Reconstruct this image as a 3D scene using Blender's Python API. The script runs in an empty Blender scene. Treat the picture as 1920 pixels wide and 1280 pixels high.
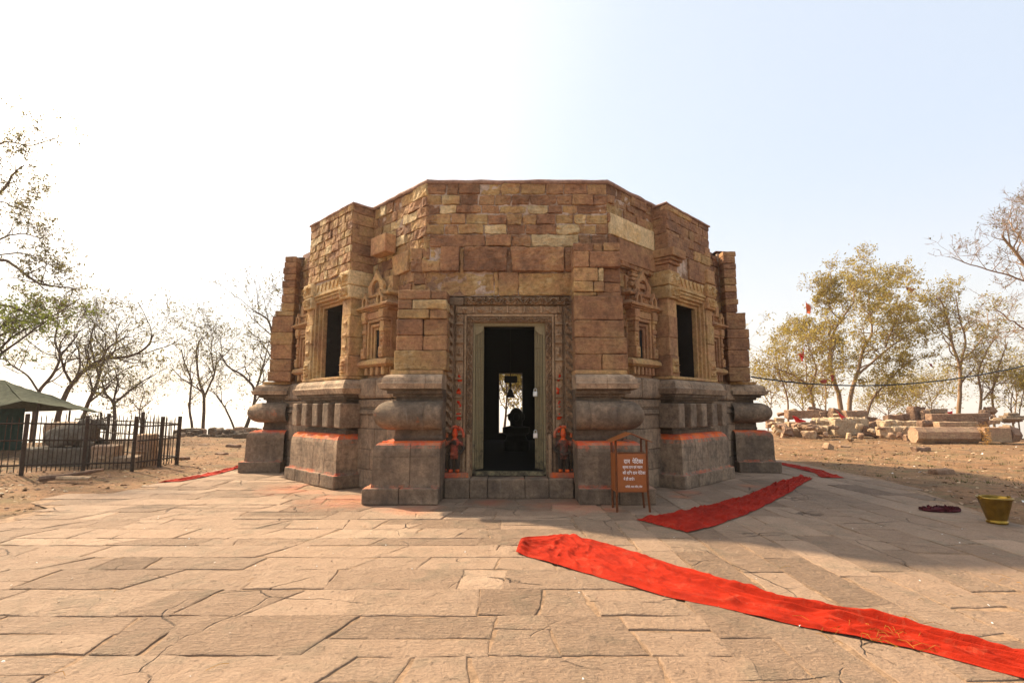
import bpy, bmesh, math, random
from mathutils import Vector, Matrix, noise, Quaternion
PI = math.pi
R = math.radians
scene = bpy.context.scene
COL = scene.collection

# ------------------------------------------------------------------ camera
EYE = Vector((0.0, 0.0, 1.5))
PITCH = 0.125
FOC = 980.0
cam_data = bpy.data.cameras.new('camera')
cam = bpy.data.objects.new('camera', cam_data)
COL.objects.link(cam)
cam.location = EYE
cam.rotation_euler = (PI/2 + PITCH, 0, 0)
cam_data.sensor_width = 36.0
cam_data.lens = FOC/1920*36.0
cam_data.clip_start = 0.05
cam_data.clip_end = 20000
scene.camera = cam

# ------------------------------------------------------------------ light
SUN_EL, SUN_AZ = R(40), R(37)       # azimuth measured from -x towards +y
to_sun = Vector((-math.cos(SUN_AZ)*math.cos(SUN_EL), math.sin(SUN_AZ)*math.cos(SUN_EL), math.sin(SUN_EL)))
world = bpy.data.worlds.new('World')
scene.world = world
world.use_nodes = True
wn = world.node_tree
sky = wn.nodes.new('ShaderNodeTexSky')
sky.sky_type = 'NISHITA'
sky.sun_disc = False
sky.sun_elevation = SUN_EL
sky.sun_rotation = math.atan2(to_sun.x, to_sun.y)
sky.altitude = 100
sky.air_density = 1.0
sky.dust_density = 4.0
sky.ozone_density = 1.0
bg = wn.nodes['Background']
bg.inputs['Strength'].default_value = 0.1
# thin high haze: whitens the clear sky, most towards the sun and the horizon
geo = wn.nodes.new('ShaderNodeTexCoord'); dotn = wn.nodes.new('ShaderNodeVectorMath'); dotn.operation = 'DOT_PRODUCT'
dotn.inputs[1].default_value = to_sun
wn.links.new(geo.outputs['Generated'], dotn.inputs[0])
glow = wn.nodes.new('ShaderNodeValToRGB'); cr = glow.color_ramp; cr.interpolation = 'EASE'
for e, (p_, c_) in zip([cr.elements[0], cr.elements[1]], ((.06, (2.65, 2.95, 3.36)), (1.0, (16.0, 13.8, 10.8)))): e.position = p_; e.color = (*c_, 1)
e = cr.elements.new(.60); e.color = (2.72, 2.98, 3.34, 1)
e = cr.elements.new(.80); e.color = (3.15, 3.3, 3.42, 1)
wn.links.new(dotn.outputs['Value'], glow.inputs['Fac'])
sepz = wn.nodes.new('ShaderNodeSeparateXYZ'); wn.links.new(geo.outputs['Generated'], sepz.inputs[0])
hz = wn.nodes.new('ShaderNodeValToRGB'); cr = hz.color_ramp; cr.interpolation = 'EASE'
cr.elements[0].position = 0.0; cr.elements[0].color = (1, 1, 1, 1); cr.elements[1].position = .42; cr.elements[1].color = (0, 0, 0, 1)
wn.links.new(sepz.outputs[2], hz.inputs['Fac'])
mh = wn.nodes.new('ShaderNodeMix'); mh.data_type = 'RGBA'
wn.links.new(hz.outputs['Color'], mh.inputs[0]); wn.links.new(glow.outputs['Color'], mh.inputs[6]); mh.inputs[7].default_value = (3.5, 3.32, 3.02, 1)
mx = wn.nodes.new('ShaderNodeMix'); mx.data_type = 'RGBA'; mx.inputs[0].default_value = .78
wn.links.new(sky.outputs['Color'], mx.inputs[6]); wn.links.new(mh.outputs[2], mx.inputs[7])
wn.links.new(mx.outputs[2], bg.inputs['Color'])
sl = bpy.data.lights.new('sun', 'SUN')
sl.energy = 3.4
sl.angle = R(1.8)
sl.color = (1.0, 0.81, 0.57)
so = bpy.data.objects.new('sun', sl)
COL.objects.link(so)
so.rotation_euler = to_sun.to_track_quat('Z', 'Y').to_euler()
so.location = to_sun*60
scene.view_settings.view_transform = 'Standard'
scene.view_settings.look = 'None'
scene.view_settings.gamma = 1
scene.view_settings.exposure = 1.6
scene.cycles.use_denoising = True
scene.cycles.max_bounces = 8
scene.cycles.transparent_max_bounces = 16

# ------------------------------------------------------------------ helpers
def ray(px, py):
    u = (px-960)/FOC; v = (640-py)/FOC
    return Vector((u, math.cos(PITCH)-v*math.sin(PITCH), math.sin(PITCH)+v*math.cos(PITCH)))
def at(px, py, y):
    "world point seen at a photo pixel, at depth y"
    r = ray(px, py); return EYE + r*(y/r.y)
def ground_at(px, py, z=0.0):
    r = ray(px, py); return EYE + r*((z-EYE.z)/r.z)

class MB:
    def __init__(self):
        self.v = []; self.f = []; self.m = []; self.smooth = False
    def add(self, verts, faces, mark):
        o = len(self.v)
        self.v.extend([tuple(p) for p in verts])
        self.f.extend([tuple(i+o for i in f) for f in faces])
        if isinstance(mark, list): self.m.extend(mark)
        else: self.m.extend([mark]*len(faces))
    def build(self, name, mat, parent=None, smooth=None, fixn=True):
        off = root_loc(parent)
        me = bpy.data.meshes.new(name)
        me.from_pydata([(x-off[0], y-off[1], z-off[2]) for x, y, z in self.v], [], self.f)
        at_ = me.color_attributes.new('mark', 'FLOAT_COLOR', 'CORNER')
        flat = []
        for f, m in zip(self.f, self.m):
            flat.extend(list(m)*len(f))
        at_.data.foreach_set('color', flat)
        if smooth if smooth is not None else self.smooth:
            me.polygons.foreach_set('use_smooth', [True]*len(me.polygons))
        me.materials.append(mat)
        if fixn:
            b_ = bmesh.new(); b_.from_mesh(me); bmesh.ops.recalc_face_normals(b_, faces=b_.faces); b_.to_mesh(me); b_.free()
        me.update()
        o = bpy.data.objects.new(name, me)
        COL.objects.link(o)
        if parent is not None: o.parent = parent
        return o
def root_loc(p):
    if p is None: return (0, 0, 0)
    while p.parent is not None: p = p.parent
    return tuple(p.location)
def tag(o, label=None, cat=None, group=None, kind=None):
    if label: o['label'] = label
    if cat: o['category'] = cat
    if group: o['group'] = group
    if kind: o['kind'] = kind
    return o
def thing(name, loc, label, cat, group=None):
    o = bpy.data.objects.new(name, None)
    COL.objects.link(o); o.location = loc; o.empty_display_size = .2
    return tag(o, label, cat, group)
def single(mb, name, mat, label, cat, base, group=None, smooth=None):
    "a thing that is one mesh: origin moved to its base"
    b = Vector(base)
    mb.v = [(x-b.x, y-b.y, z-b.z) for x, y, z in mb.v]
    o = mb.build(name, mat, None, smooth); o.location = b
    return tag(o, label, cat, group)
def nz(p, f, seed=0.0):
    return noise.noise_vector(Vector((p[0]*f+seed, p[1]*f-seed*.7, p[2]*f+seed*.31)))
def fb(p, f, seed=0.0):
    return noise.fractal(Vector((p[0]*f+seed, p[1]*f-seed*.7, p[2]*f+seed*.31)), 1.0, 2.0, 4)

def axis_pts(a0, a1, r, g):
    L = a1-a0
    r = min(r, L*.45)
    n = max(1, int(round((L-2*r)/g)))
    if n > 14: n = 14
    return [a0] + [a0+r+(L-2*r)*i/n for i in range(n+1)] + [a1], r
_cnt = [0]
def rbox(mb, T, A, B, C_, r=.012, rough=.004, g=.09, mark=(.3, .5, 0, 0), freq=9.0, topmark=None):
    "a stone block with rounded, slightly uneven edges and faces"
    _cnt[0] += 1
    seed = (_cnt[0]*7.13) % 97
    ax, r1 = axis_pts(A[0], A[1], r, g); bx, r2 = axis_pts(B[0], B[1], r, g); cx, r3 = axis_pts(C_[0], C_[1], r, g)
    rr = min(r1, r2, r3)
    na, nb, nc = len(ax)-1, len(bx)-1, len(cx)-1
    idx = {}; verts = []; faces = []; marks = []
    def V(i, j, k):
        key = (i, j, k)
        if key in idx: return idx[key]
        p = Vector((ax[i], bx[j], cx[k]))
        q = Vector((min(max(p.x, A[0]+rr), A[1]-rr), min(max(p.y, B[0]+rr), B[1]-rr), min(max(p.z, C_[0]+rr), C_[1]-rr)))
        dlt = p-q
        if dlt.length > 1e-9: p = q + dlt.normalized()*rr
        if rough:
            p = p + nz(p, freq, seed)*rough + nz(p, freq*.35, seed+5)*rough*.8 + (nz(p, freq*2.3, seed+9)*rough*.5 if rough > .011 else Vector())
        idx[key] = len(verts); verts.append(T(p.x, p.y, p.z)); return idx[key]
    for i in range(na):
        for j in range(nb):
            faces.append((V(i, j, 0), V(i, j+1, 0), V(i+1, j+1, 0), V(i+1, j, 0))); marks.append(mark)
            faces.append((V(i, j, nc), V(i+1, j, nc), V(i+1, j+1, nc), V(i, j+1, nc))); marks.append(topmark or mark)
    for i in range(na):
        for k in range(nc):
            faces.append((V(i, 0, k), V(i+1, 0, k), V(i+1, 0, k+1), V(i, 0, k+1))); marks.append(mark)
            faces.append((V(i, nb, k), V(i, nb, k+1), V(i+1, nb, k+1), V(i+1, nb, k))); marks.append(mark)
    for j in range(nb):
        for k in range(nc):
            faces.append((V(0, j, k), V(0, j, k+1), V(0, j+1, k+1), V(0, j+1, k))); marks.append(mark)
            faces.append((V(na, j, k), V(na, j+1, k), V(na, j+1, k+1), V(na, j, k+1))); marks.append(mark)
    mb.add(verts, faces, marks)
def ident(a, b, c): return (a, b, c)
def placed(loc, rz=0, rx=0, ry=0):
    M = Matrix.Translation(Vector(loc)) @ Matrix.Rotation(rz, 4, 'Z') @ Matrix.Rotation(rx, 4, 'X') @ Matrix.Rotation(ry, 4, 'Y')
    return lambda a, b, c: tuple(M @ Vector((a, b, c)))

def tube(mb, path, radii, sides=6, mark=(0, .5, 0, 0), cap=True):
    n = len(path)
    if n < 2: return
    vs = []; prev = None
    for i in range(n):
        p = Vector(path[i])
        d = (Vector(path[min(i+1, n-1)])-Vector(path[max(i-1, 0)]))
        if d.length < 1e-9: d = Vector((0, 0, 1))
        d.normalize()
        if prev is None:
            ref = Vector((0, 0, 1)) if abs(d.z) < .9 else Vector((1, 0, 0))
            u = d.cross(ref).normalized()
        else:
            u = (prev - d*prev.dot(d))
            u = u.normalized() if u.length > 1e-6 else d.orthogonal().normalized()
        prev = u
        w = d.cross(u)
        rr = radii[i] if hasattr(radii, '__len__') else radii
        for k in range(sides):
            a = 2*PI*k/sides
            vs.append(p + u*(math.cos(a)*rr) + w*(math.sin(a)*rr))
    fs = []
    for i in range(n-1):
        for k in range(sides):
            k2 = (k+1) % sides
            fs.append((i*sides+k, i*sides+k2, (i+1)*sides+k2, (i+1)*sides+k))
    if cap:
        fs.append(tuple(reversed(range(sides)))); fs.append(tuple((n-1)*sides+k for k in range(sides)))
    mb.add(vs, fs, mark)
def lathe(mb, T, prof, n=24, mark=(0, .5, 0, 0), cap=True):
    vs = []; fs = []
    for r_, z in prof:
        for k in range(n):
            a = 2*PI*k/n; vs.append(T(r_*math.cos(a), r_*math.sin(a), z))
    for i in range(len(prof)-1):
        for k in range(n):
            k2 = (k+1) % n
            fs.append((i*n+k, i*n+k2, (i+1)*n+k2, (i+1)*n+k))
    if cap:
        fs.append(tuple(reversed(range(n)))); fs.append(tuple((len(prof)-1)*n+k for k in range(n)))
    mb.add(vs, fs, mark)
def strip(mb, T, outline, d0, d1, mark):
    "a flat outline (s,z) extruded from d0 to d1"
    n = len(outline)
    vs = [T(s, d0, z) for s, z in outline] + [T(s, d1, z) for s, z in outline]
    fs = [tuple(range(n)), tuple(reversed(range(n, 2*n)))]
    for i in range(n):
        j = (i+1) % n; fs.append((i, i+n, j+n, j))
    mb.add(vs, fs, mark)

# ------------------------------------------------------------------ materials
class NT:
    def __init__(self, name):
        self.m = bpy.data.materials.new(name); self.m.use_nodes = True
        self.t = self.m.node_tree; self.n = self.t.nodes; self.b = self.n['Principled BSDF']
        self.b.inputs['Specular IOR Level'].default_value = .25
    def node(self, typ, **kw):
        n = self.n.new(typ)
        for k, v in kw.items(): setattr(n, k, v)
        return n
    def link(self, a, b): self.t.links.new(a, b)
    def coord(self, scale=(1, 1, 1), kind='Object'):
        tc = self.node('ShaderNodeTexCoord'); mp = self.node('ShaderNodeMapping')
        mp.inputs['Scale'].default_value = scale
        self.link(tc.outputs[kind], mp.inputs['Vector']); return mp.outputs['Vector']
    def noise(self, vec, scale, detail=6, rough=.6, dist=0):
        n = self.node('ShaderNodeTexNoise'); n.inputs['Scale'].default_value = scale
        n.inputs['Detail'].default_value = detail; n.inputs['Roughness'].default_value = rough; n.inputs['Distortion'].default_value = dist
        self.link(vec, n.inputs['Vector']); return n.outputs['Fac']
    def ramp(self, fac, stops, interp='LINEAR'):
        n = self.node('ShaderNodeValToRGB'); cr = n.color_ramp; cr.interpolation = interp
        while len(cr.elements) < len(stops): cr.elements.new(.5)
        for e, (p, c) in zip(cr.elements, stops):
            e.position = p; e.color = (c[0], c[1], c[2], 1) if hasattr(c, '__len__') else (c, c, c, 1)
        self.link(fac, n.inputs['Fac']); return n.outputs['Color']
    def mix(self, fac, a, b, mode='MIX'):
        n = self.node('ShaderNodeMix', data_type='RGBA', blend_type=mode)
        for i, x in ((0, fac), (6, a), (7, b)):
            if hasattr(x, 'is_output') or hasattr(x, 'links'): self.link(x, n.inputs[i])
            elif hasattr(x, '__len__'): n.inputs[i].default_value = (x[0], x[1], x[2], 1)
            else: n.inputs[i].default_value = x
        return n.outputs[2]
    def math(self, op, a, b=None, clamp=False):
        n = self.node('ShaderNodeMath', operation=op); n.use_clamp = clamp
        for i, x in enumerate((a, b)):
            if x is None: continue
            if hasattr(x, 'links'): self.link(x, n.inputs[i])
            else: n.inputs[i].default_value = x
        return n.outputs[0]
    def bump(self, h, strength, dist, normal=None):
        n = self.node('ShaderNodeBump'); n.inputs['Strength'].default_value = strength; n.inputs['Distance'].default_value = dist
        self.link(h, n.inputs['Height'])
        if normal is not None: self.link(normal, n.inputs['Normal'])
        return n.outputs['Normal']
    def mark(self):
        a = self.node('ShaderNodeAttribute', attribute_name='mark'); s = self.node('ShaderNodeSeparateColor')
        self.link(a.outputs['Color'], s.inputs['Color'])
        return s.outputs[0], s.outputs[1], s.outputs[2], a.outputs['Alpha']
    def done(self, col, normal=None, rough=.85, metal=0):
        b = self.b
        if hasattr(col, 'links'): self.link(col, b.inputs['Base Color'])
        else: b.inputs['Base Color'].default_value = (*col, 1)
        if normal is not None: self.link(normal, b.inputs['Normal'])
        if hasattr(rough, 'links'): self.link(rough, b.inputs['Roughness'])
        else: b.inputs['Roughness'].default_value = rough
        b.inputs['Metallic'].default_value = metal
        return self.m

SAND = [(0, (.235, .118, .064)), (.25, (.35, .178, .088)), (.5, (.43, .245, .112)), (.75, (.47, .295, .118)), (1, (.60, .445, .24))]
PINK = [(0, (.20, .12, .078)), (.25, (.29, .175, .11)), (.5, (.36, .23, .145)), (.75, (.41, .28, .165)), (1, (.49, .37, .24))]
GREY = [(0, (.12, .086, .058)), (.35, (.215, .152, .10)), (.7, (.33, .23, .148)), (1, (.46, .33, .215))]
def stone(name, palette, bump=1.0, grime=.5, strata=1.0, pitch=1.0, sat=None, streak=0.0, lich=0.0):
    t = NT(name)
    tone, val, pig, alp = t.mark()
    v = t.coord()
    n1 = t.noise(v, 2.3, 8, .62); n2 = t.noise(v, 14*pitch, 8, .7); n3 = t.noise(v, 60*pitch, 4, .7)
    vs = t.coord((1.6, 1.6, 9)); n4 = t.noise(vs, 2.4, 6, .65, .6)
    tt = t.math('ADD', tone, t.math('MULTIPLY', t.math('SUBTRACT', n1, .5), 1.5))
    tt = t.math('ADD', tt, t.math('MULTIPLY', t.math('SUBTRACT', n4, .5), .55*strata), True)
    c = t.ramp(tt, palette)
    sp = t.ramp(n2, [(.25, .45), (.5, 1.0), (.75, 1.4)])
    c = t.mix(1.0, c, sp, 'MULTIPLY')
    sp3 = t.ramp(n3, [(.3, .72), (.55, 1.0), (.75, 1.15)])
    c = t.mix(.7, c, sp3, 'MULTIPLY')
    vv = t.math('ADD', t.math('MULTIPLY', val, 1.0), .5)
    vc = t.node('ShaderNodeCombineColor')
    for i in range(3): t.link(vv, vc.inputs[i])
    c = t.mix(1.0, c, vc.outputs[0], 'MULTIPLY')
    if grime:
        g1 = t.noise(t.coord((1.2, 1.2, .75)), 1.7, 7, .68, .4)
        gm = t.ramp(g1, [(.47, 0.0), (.66, 1.0)])
        c = t.mix(t.math('MULTIPLY', gm, grime), c, (.05, .042, .036))
    if lich:
        l1 = t.noise(v, 13, 9, .8)
        c = t.mix(t.math('MULTIPLY', t.ramp(l1, [(.60, 0.0), (.70, 1.0)]), lich), c, (.46, .38, .30))
    if streak:
        s1 = t.noise(t.coord((4, 4, .7)), 1.2, 7, .7, .5)
        sm = t.ramp(s1, [(.5, 0.0), (.68, 1.0)])
        c = t.mix(t.math('MULTIPLY', sm, streak), c, (.045, .038, .034))
        s2 = t.noise(t.coord((6, 6, .9)), 1.3, 7, .7, .5)
        c = t.mix(t.math('MULTIPLY', t.ramp(s2, [(.62, 0.0), (.75, 1.0)]), streak*.6), c, (.42, .36, .31))
    pn = t.noise(v, 8.5, 8, .72, .3)
    pn2 = t.math('ADD', t.math('MULTIPLY', t.noise(v, 2.1, 4, .6), .6), t.math('MULTIPLY', t.noise(t.coord((7, 7, .8)), 1.5, 5, .65), .5))
    pm = t.math('MULTIPLY', t.math('SUBTRACT', t.math('ADD', pig, t.math('ADD', t.math('MULTIPLY', pn, .9), t.math('MULTIPLY', t.math('SUBTRACT', pn2, .5), 1.3))), 1.02), 2.4, True)
    pm = t.math('MINIMUM', pm, t.math('GREATER_THAN', pig, .02))
    pc = t.ramp(t.noise(v, 3.1, 5, .6), [(.35, (.68, .05, .012)), (.6, (.84, .16, .02))])
    pm = t.math('MULTIPLY', pm, t.ramp(n2, [(.32, .45), (.5, 1.0)]))
    c = t.mix(t.math('MULTIPLY', pm, .92), c, pc)
    res = t.math('MULTIPLY', t.math('SUBTRACT', t.math('ADD', pig, pn), 1.0), 1.6, True)
    c = t.mix(t.math('MULTIPLY', t.math('MULTIPLY', res, t.math('SUBTRACT', 1.0, pm)), .55), c, (.52, .30, .24))
    h = t.math('ADD', t.math('MULTIPLY', n2, .6), t.math('MULTIPLY', n4, .5*strata))
    h = t.math('ADD', h, t.math('MULTIPLY', n3, .18))
    vo = t.node('ShaderNodeTexVoronoi'); vo.inputs['Scale'].default_value = 34*pitch; t.link(v, vo.inputs['Vector'])
    pit = t.ramp(vo.outputs['Distance'], [(.0, 0.0), (.28, 1.0)])
    h = t.math('ADD', h, t.math('MULTIPLY', pit, .14))
    nb = t.bump(h, min(1, .8*bump), .055)
    return t.done(c, nb, .9)
M_WALL = stone('wall_sandstone', SAND, 1.3, .32, 1.2, lich=.12)
M_SMOOTH = stone('dressed_sandstone', SAND, .55, .35, .6)
M_CARVED = stone('carved_sandstone', SAND, .6, .30, .4, 1.4)
M_PLINTH = stone('weathered_plinth_stone', GREY, .75, .5, .5, streak=.42, lich=.15)
M_RUBBLE = stone('rubble_sandstone', PINK, 1.0, .12, 1.0)
M_GREYSTONE = stone('grey_field_stone', GREY, 1.0, .3, 1.0)
M_INSIDE = NT('interior_shade_stone').done((.006, .0055, .005), None, .95)  # near-black colour paints the hall's and niches' darkness onto the stone
def plain(name, col, rough=.6, metal=0, bump=0, bscale=20, var=.25, spec=None):
    t = NT(name); v = t.coord(); n1 = t.noise(v, bscale*.3, 6, .65); n2 = t.noise(v, bscale, 6, .65)
    c = t.mix(1.0, col, t.ramp(n1, [(.3, 1-var), (.7, 1+var)]), 'MULTIPLY')
    nb = t.bump(n2, bump, .02) if bump else None
    if spec is not None: t.b.inputs['Specular IOR Level'].default_value = spec
    return t.done(c, nb, rough, metal)
M_MORTAR = stone('lime_mortar', [(0, (.16, .085, .05)), (.42, (.26, .15, .085)), (.6, (.50, .38, .29)), (1, (.60, .48, .38))], 1, 0, 0)
M_COPING = stone('plastered_coping', [(0, (.22, .12, .09)), (.5, (.36, .22, .16)), (1, (.50, .36, .28))], .9, .25, .3)
# ------------------------------------------------------------------ temple
CX, CY = -0.05, 14.6
def frame(phi_deg):
    ph = R(phi_deg); n = (math.cos(ph), math.sin(ph)); s = (-n[1], n[0])
    return lambda a, d, z: (CX+n[0]*d+s[0]*a, CY+n[1]*d+s[1]*a, z)
rnd = random.Random(11)
temple = thing('temple', (CX, CY, 0), 'octagonal ruined sandstone temple with a dark open doorway in the middle of the paved court', 'temple')

TONES = {'p': (.18, .48), 'r': (.32, .5), 'o': (.62, .5), 'y': (.97, .55), 't': (.5, .5), 'b': (.15, .3)}
def mk(code=None, pig=0.0, dark=0.0):
    if code is None: code = rnd.choice('pprrootty')
    t, v = TONES[code]
    return (max(0, min(1, t+rnd.uniform(-.12, .12))), max(.05, v+rnd.uniform(-.16, .14)-dark), pig, 0)
def masonry(mb, T, s0, s1, d, z0, z1, ch=.2, bw=.35, codes='pprrooty', rough=.019, prot=.028, gap=.006, depth=.14, r=.010):
    "courses of uneven blocks laid against a backing, s0..s1 along the face"
    z = z0
    while z < z1-.03:
        h = ch*rnd.uniform(.75, 1.3)
        if z+h > z1-.07: h = z1-z
        s = s0
        while s < s1-.02:
            w = bw*rnd.uniform(.5, 1.6)
            if s+w > s1-.14: w = s1-s
            dd = rnd.uniform(-prot, prot)
            g2 = gap*rnd.uniform(.4, 1.5)
            rbox(mb, T, (s+g2, s+w-g2), (d-depth, d+dd), (z+g2, z+h-g2), r*rnd.uniform(.7, 1.6), rough, .065, mk(rnd.choice(codes)), 11)
            s += w
        z += h
def rows(mb, T, d, spec, rough=.01, depth=.14, gap=.007, prot=.02):
    "hand-laid courses: (z0, z1, [(s_left, code, extra_protrusion)...], s_end)"
    for z0, z1, items, send in spec:
        for i, it in enumerate(items):
            s0 = it[0]; s1 = items[i+1][0] if i+1 < len(items) else send
            if it[1] == ' ': continue
            ex = it[2] if len(it) > 2 else 0
            dd = rnd.uniform(-prot, prot)+ex
            g2 = gap*rnd.uniform(.5, 1.6)
            zz0 = z0+rnd.uniform(0, .012); zz1 = z1-rnd.uniform(0, .012)
            rbox(mb, T, (s0+g2, s1-g2), (d-depth, d+dd), (zz0+g2*.6, zz1-g2*.6), .012*rnd.uniform(.7, 1.7), rough*rnd.uniform(.6, 1.4), .05, mk(it[1]), 10)
def slab(mb, T, s0, s1, d0, d1, z0, z1, mark=(.5, .5, 0, 0)):
    v = [T(s, d, z) for z in (z0, z1) for d in (d0, d1) for s in (s0, s1)]
    mb.add(v, [(0, 2, 3, 1), (4, 5, 7, 6), (0, 1, 5, 4), (2, 6, 7, 3), (0, 4, 6, 2), (1, 3, 7, 5)], mark)
def moulded(mb, T, s0, s1, d0, d1, prof, o0=1.0, o1=1.0, joints=(), rough=.005, step=.11, code_fn=None):
    "profile [(offset, z, mark)] swept round left side, front and right side of a plan rectangle"
    path = []   # (s, d, ws, wd, dip)
    def leg(a, b, w, js=()):
        L = (Vector(b)-Vector(a)).length; n = max(1, int(L/step))
        ts = [(i/n, 0) for i in range(n+1)]
        for j in js:
            t = (j-a[0])/(b[0]-a[0])
            if .03 < t < .97:
                ts = [x for x in ts if abs(x[0]-t)*L > .02]
                e = .007/L
                ts += [(t-e, 0), (t, 1), (t+e, 0)]
        ts.sort()
        return [(a[0]+(b[0]-a[0])*t, a[1]+(b[1]-a[1])*t, w[0], w[1], dp) for t, dp in ts]
    path += leg((s0, d0), (s0, d1), (-o0, 0))[:-1]
    path.append((s0, d1, -o0, 1, 0))
    path += leg((s0, d1), (s1, d1), (0, 1), joints)[1:-1]
    path.append((s1, d1, o1, 1, 0))
    path += leg((s1, d1), (s1, d0), (o1, 0))[1:]
    n = len(path); vs = []; fs = []; ms = []
    sd = rnd.uniform(0, 50)
    for off, z, m in prof:
        for (s, d, ws, wd, dp) in path:
            o = off - (.016 if dp else 0)
            p = Vector((s+ws*o, d+wd*o, z))
            q = nz(p, 6, sd)*rough + nz(p, 2, sd+3)*rough
            fade = 1 if d > d0+.05 else 0
            vs.append(T(p.x+q.x*fade, p.y+q.y*fade, p.z+q.z*.6))
    for i in range(len(prof)-1):
        for k in range(n-1):
            fs.append((i*n+k, i*n+k+1, (i+1)*n+k+1, (i+1)*n+k)); ms.append(prof[i][2] if len(prof[i][2]) == 4 else prof[i][2])
    fs.append(tuple(reversed(range(n)))); ms.append(prof[0][2])
    m_ = len(prof)-1
    fs.append(tuple(m_*n+k for k in range(n))); ms.append(prof[-1][2])
    mb.add(vs, fs, ms)
def bulge(z0, z1, depth, base, mark, n=10, mark_fn=None):
    out = []
    for i in range(n+1):
        a = -PI/2+PI*i/n
        out.append((base+depth*math.cos(a), (z0+z1)/2+(z1-z0)/2*math.sin(a), mark_fn(i/n) if mark_fn else mark))
    return out
def band(mb, T, P0, P1, width_dir, w, d, pattern, amp=.022, res=.014, mark=(.35, .4, 0, 0), skirt=.05):
    "a carved strip: a fine grid from P0 to P1 (s,z), relief given by pattern(u,v)"
    P0 = Vector(P0); P1 = Vector(P1); L = (P1-P0).length; dr = (P1-P0)/L; wd = Vector(width_dir)
    nu = max(2, int(L/res)); nv = max(2, int(w/res))
    vs = []; fs = []
    for i in range(nu+1):
        for j in range(nv+1):
            u = L*i/nu; v = w*j/nv
            p = P0+dr*u+wd*v
            edge = min(v, w-v)/w
            h = pattern(u, v/w)*amp if edge > .08 else 0
            edge_drop = skirt if (j in (0, nv) or i in (0, nu)) else 0
            vs.append(T(p.x, d+h-edge_drop, p.y))
    W = nv+1
    flip = (dr.x*wd.y-dr.y*wd.x) > 0
    for i in range(nu):
        for j in range(nv):
            q = (i*W+j, (i+1)*W+j, (i+1)*W+j+1, i*W+j+1)
            fs.append(q if not flip else tuple(reversed(q)))
    mb.add(vs, fs, mark)
def vine(p):
    def fn(u, v):
        v0 = .5+.25*math.sin(2*PI*u/p)
        a = max(0, 1-abs(v-v0)/.13)
        k = round(u/(p/2)-.5)+.5; uc = k*p/2
        vc = .5-.22*math.sin(2*PI*uc/p)
        rr = math.hypot((u-uc)/p*2.0, (v-vc))
        b = max(0, 1-abs(rr-.24)/.07)
        c = max(0, 1-rr/.11)
        n = .35*noise.noise(Vector((u*35, v*7, p*9)))
        return min(1, max(a, b, c))+n
    return fn
def figures(p):
    def fn(u, v):
        k = math.floor(u/p); f = u/p-k
        n = noise.noise(Vector((u*26, v*5, k*3.3)))
        body = max(0, 1-((f-.5)/.28)**2-((v-.5)/.38)**2)
        rim = 1.0 if f < .10 else 0
        return max(rim, body*(.6+.9*n))
    return fn
def scroll(p):
    def fn(u, v):
        w = math.sin(2*PI*u/p+6*(v-.5))
        n = noise.noise(Vector((u*30, v*6, 1.7)))
        return .5+.5*w+.5*n
    return fn
def chaitya(mb, T, s, z, w, h, d, dd=.05, mark=(.35, .5, 0, 0)):
    "small horseshoe-arch gable with a round opening"
    pts_o = [(-.5, 0), (-.42, .12), (-.36, .2), (-.40, .34), (-.33, .5), (-.2, .62), (-.1, .78), (0, 1.0), (.1, .78), (.2, .62), (.33, .5), (.40, .34), (.36, .2), (.42, .12), (.5, 0)]
    n = len(pts_o); ih = []
    for i in range(n):
        a = PI*1.18-(PI*1.36)*i/(n-1)
        ih.append((.19*math.cos(a), .33+.17*math.sin(a)/.62))
    ih[0] = (-.14, .04); ih[-1] = (.14, .04)
    vs = []
    for dk in (d, d+dd):
        vs += [T(s+x*w, dk, z+y*h) for x, y in pts_o]
        vs += [T(s+x*w, dk, z+y*h) for x, y in ih]
    fs = []
    o = 2*n
    for i in range(n-1):
        fs.append((o+i, o+i+1, o+n+i+1, o+n+i))          # front ring
        fs.append((i, o+i, o+i+1, i+1))                   # outer rim
        fs.append((n+i, n+i+1, o+n+i+1, o+n+i))           # inner rim
    mb.add(vs, fs, mark)

# ---- inner room, roof, coping
def oct_loop(dA, dB, hA, z):
    "octagon: cardinal faces at dA with half width hA, corners at the diagonal walls"
    out = []
    for ph in (-90, 0, 90, 180):
        T = frame(ph); out += [T(-hA, dA, z), T(hA, dA, z)]
    return out
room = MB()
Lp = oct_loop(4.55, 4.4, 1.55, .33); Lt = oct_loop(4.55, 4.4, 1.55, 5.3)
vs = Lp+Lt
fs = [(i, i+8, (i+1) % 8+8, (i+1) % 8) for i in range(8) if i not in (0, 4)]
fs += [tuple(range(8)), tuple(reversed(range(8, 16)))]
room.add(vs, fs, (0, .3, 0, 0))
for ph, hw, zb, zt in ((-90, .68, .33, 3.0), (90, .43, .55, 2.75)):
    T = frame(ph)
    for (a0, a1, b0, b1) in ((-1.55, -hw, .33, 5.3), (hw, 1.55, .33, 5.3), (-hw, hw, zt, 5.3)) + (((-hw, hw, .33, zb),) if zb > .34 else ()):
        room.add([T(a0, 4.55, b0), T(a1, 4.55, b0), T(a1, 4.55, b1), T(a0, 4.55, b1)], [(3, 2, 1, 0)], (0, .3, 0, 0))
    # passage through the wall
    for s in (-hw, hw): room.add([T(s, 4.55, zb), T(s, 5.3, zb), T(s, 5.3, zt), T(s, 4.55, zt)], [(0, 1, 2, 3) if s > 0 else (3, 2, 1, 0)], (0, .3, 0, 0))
    for z in (zb, zt): room.add([T(-hw, 4.55, z), T(-hw, 5.3, z), T(hw, 5.3, z), T(hw, 4.55, z)], [(0, 1, 2, 3) if z == zt else (3, 2, 1, 0)], (0, .3, 0, 0))
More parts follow.
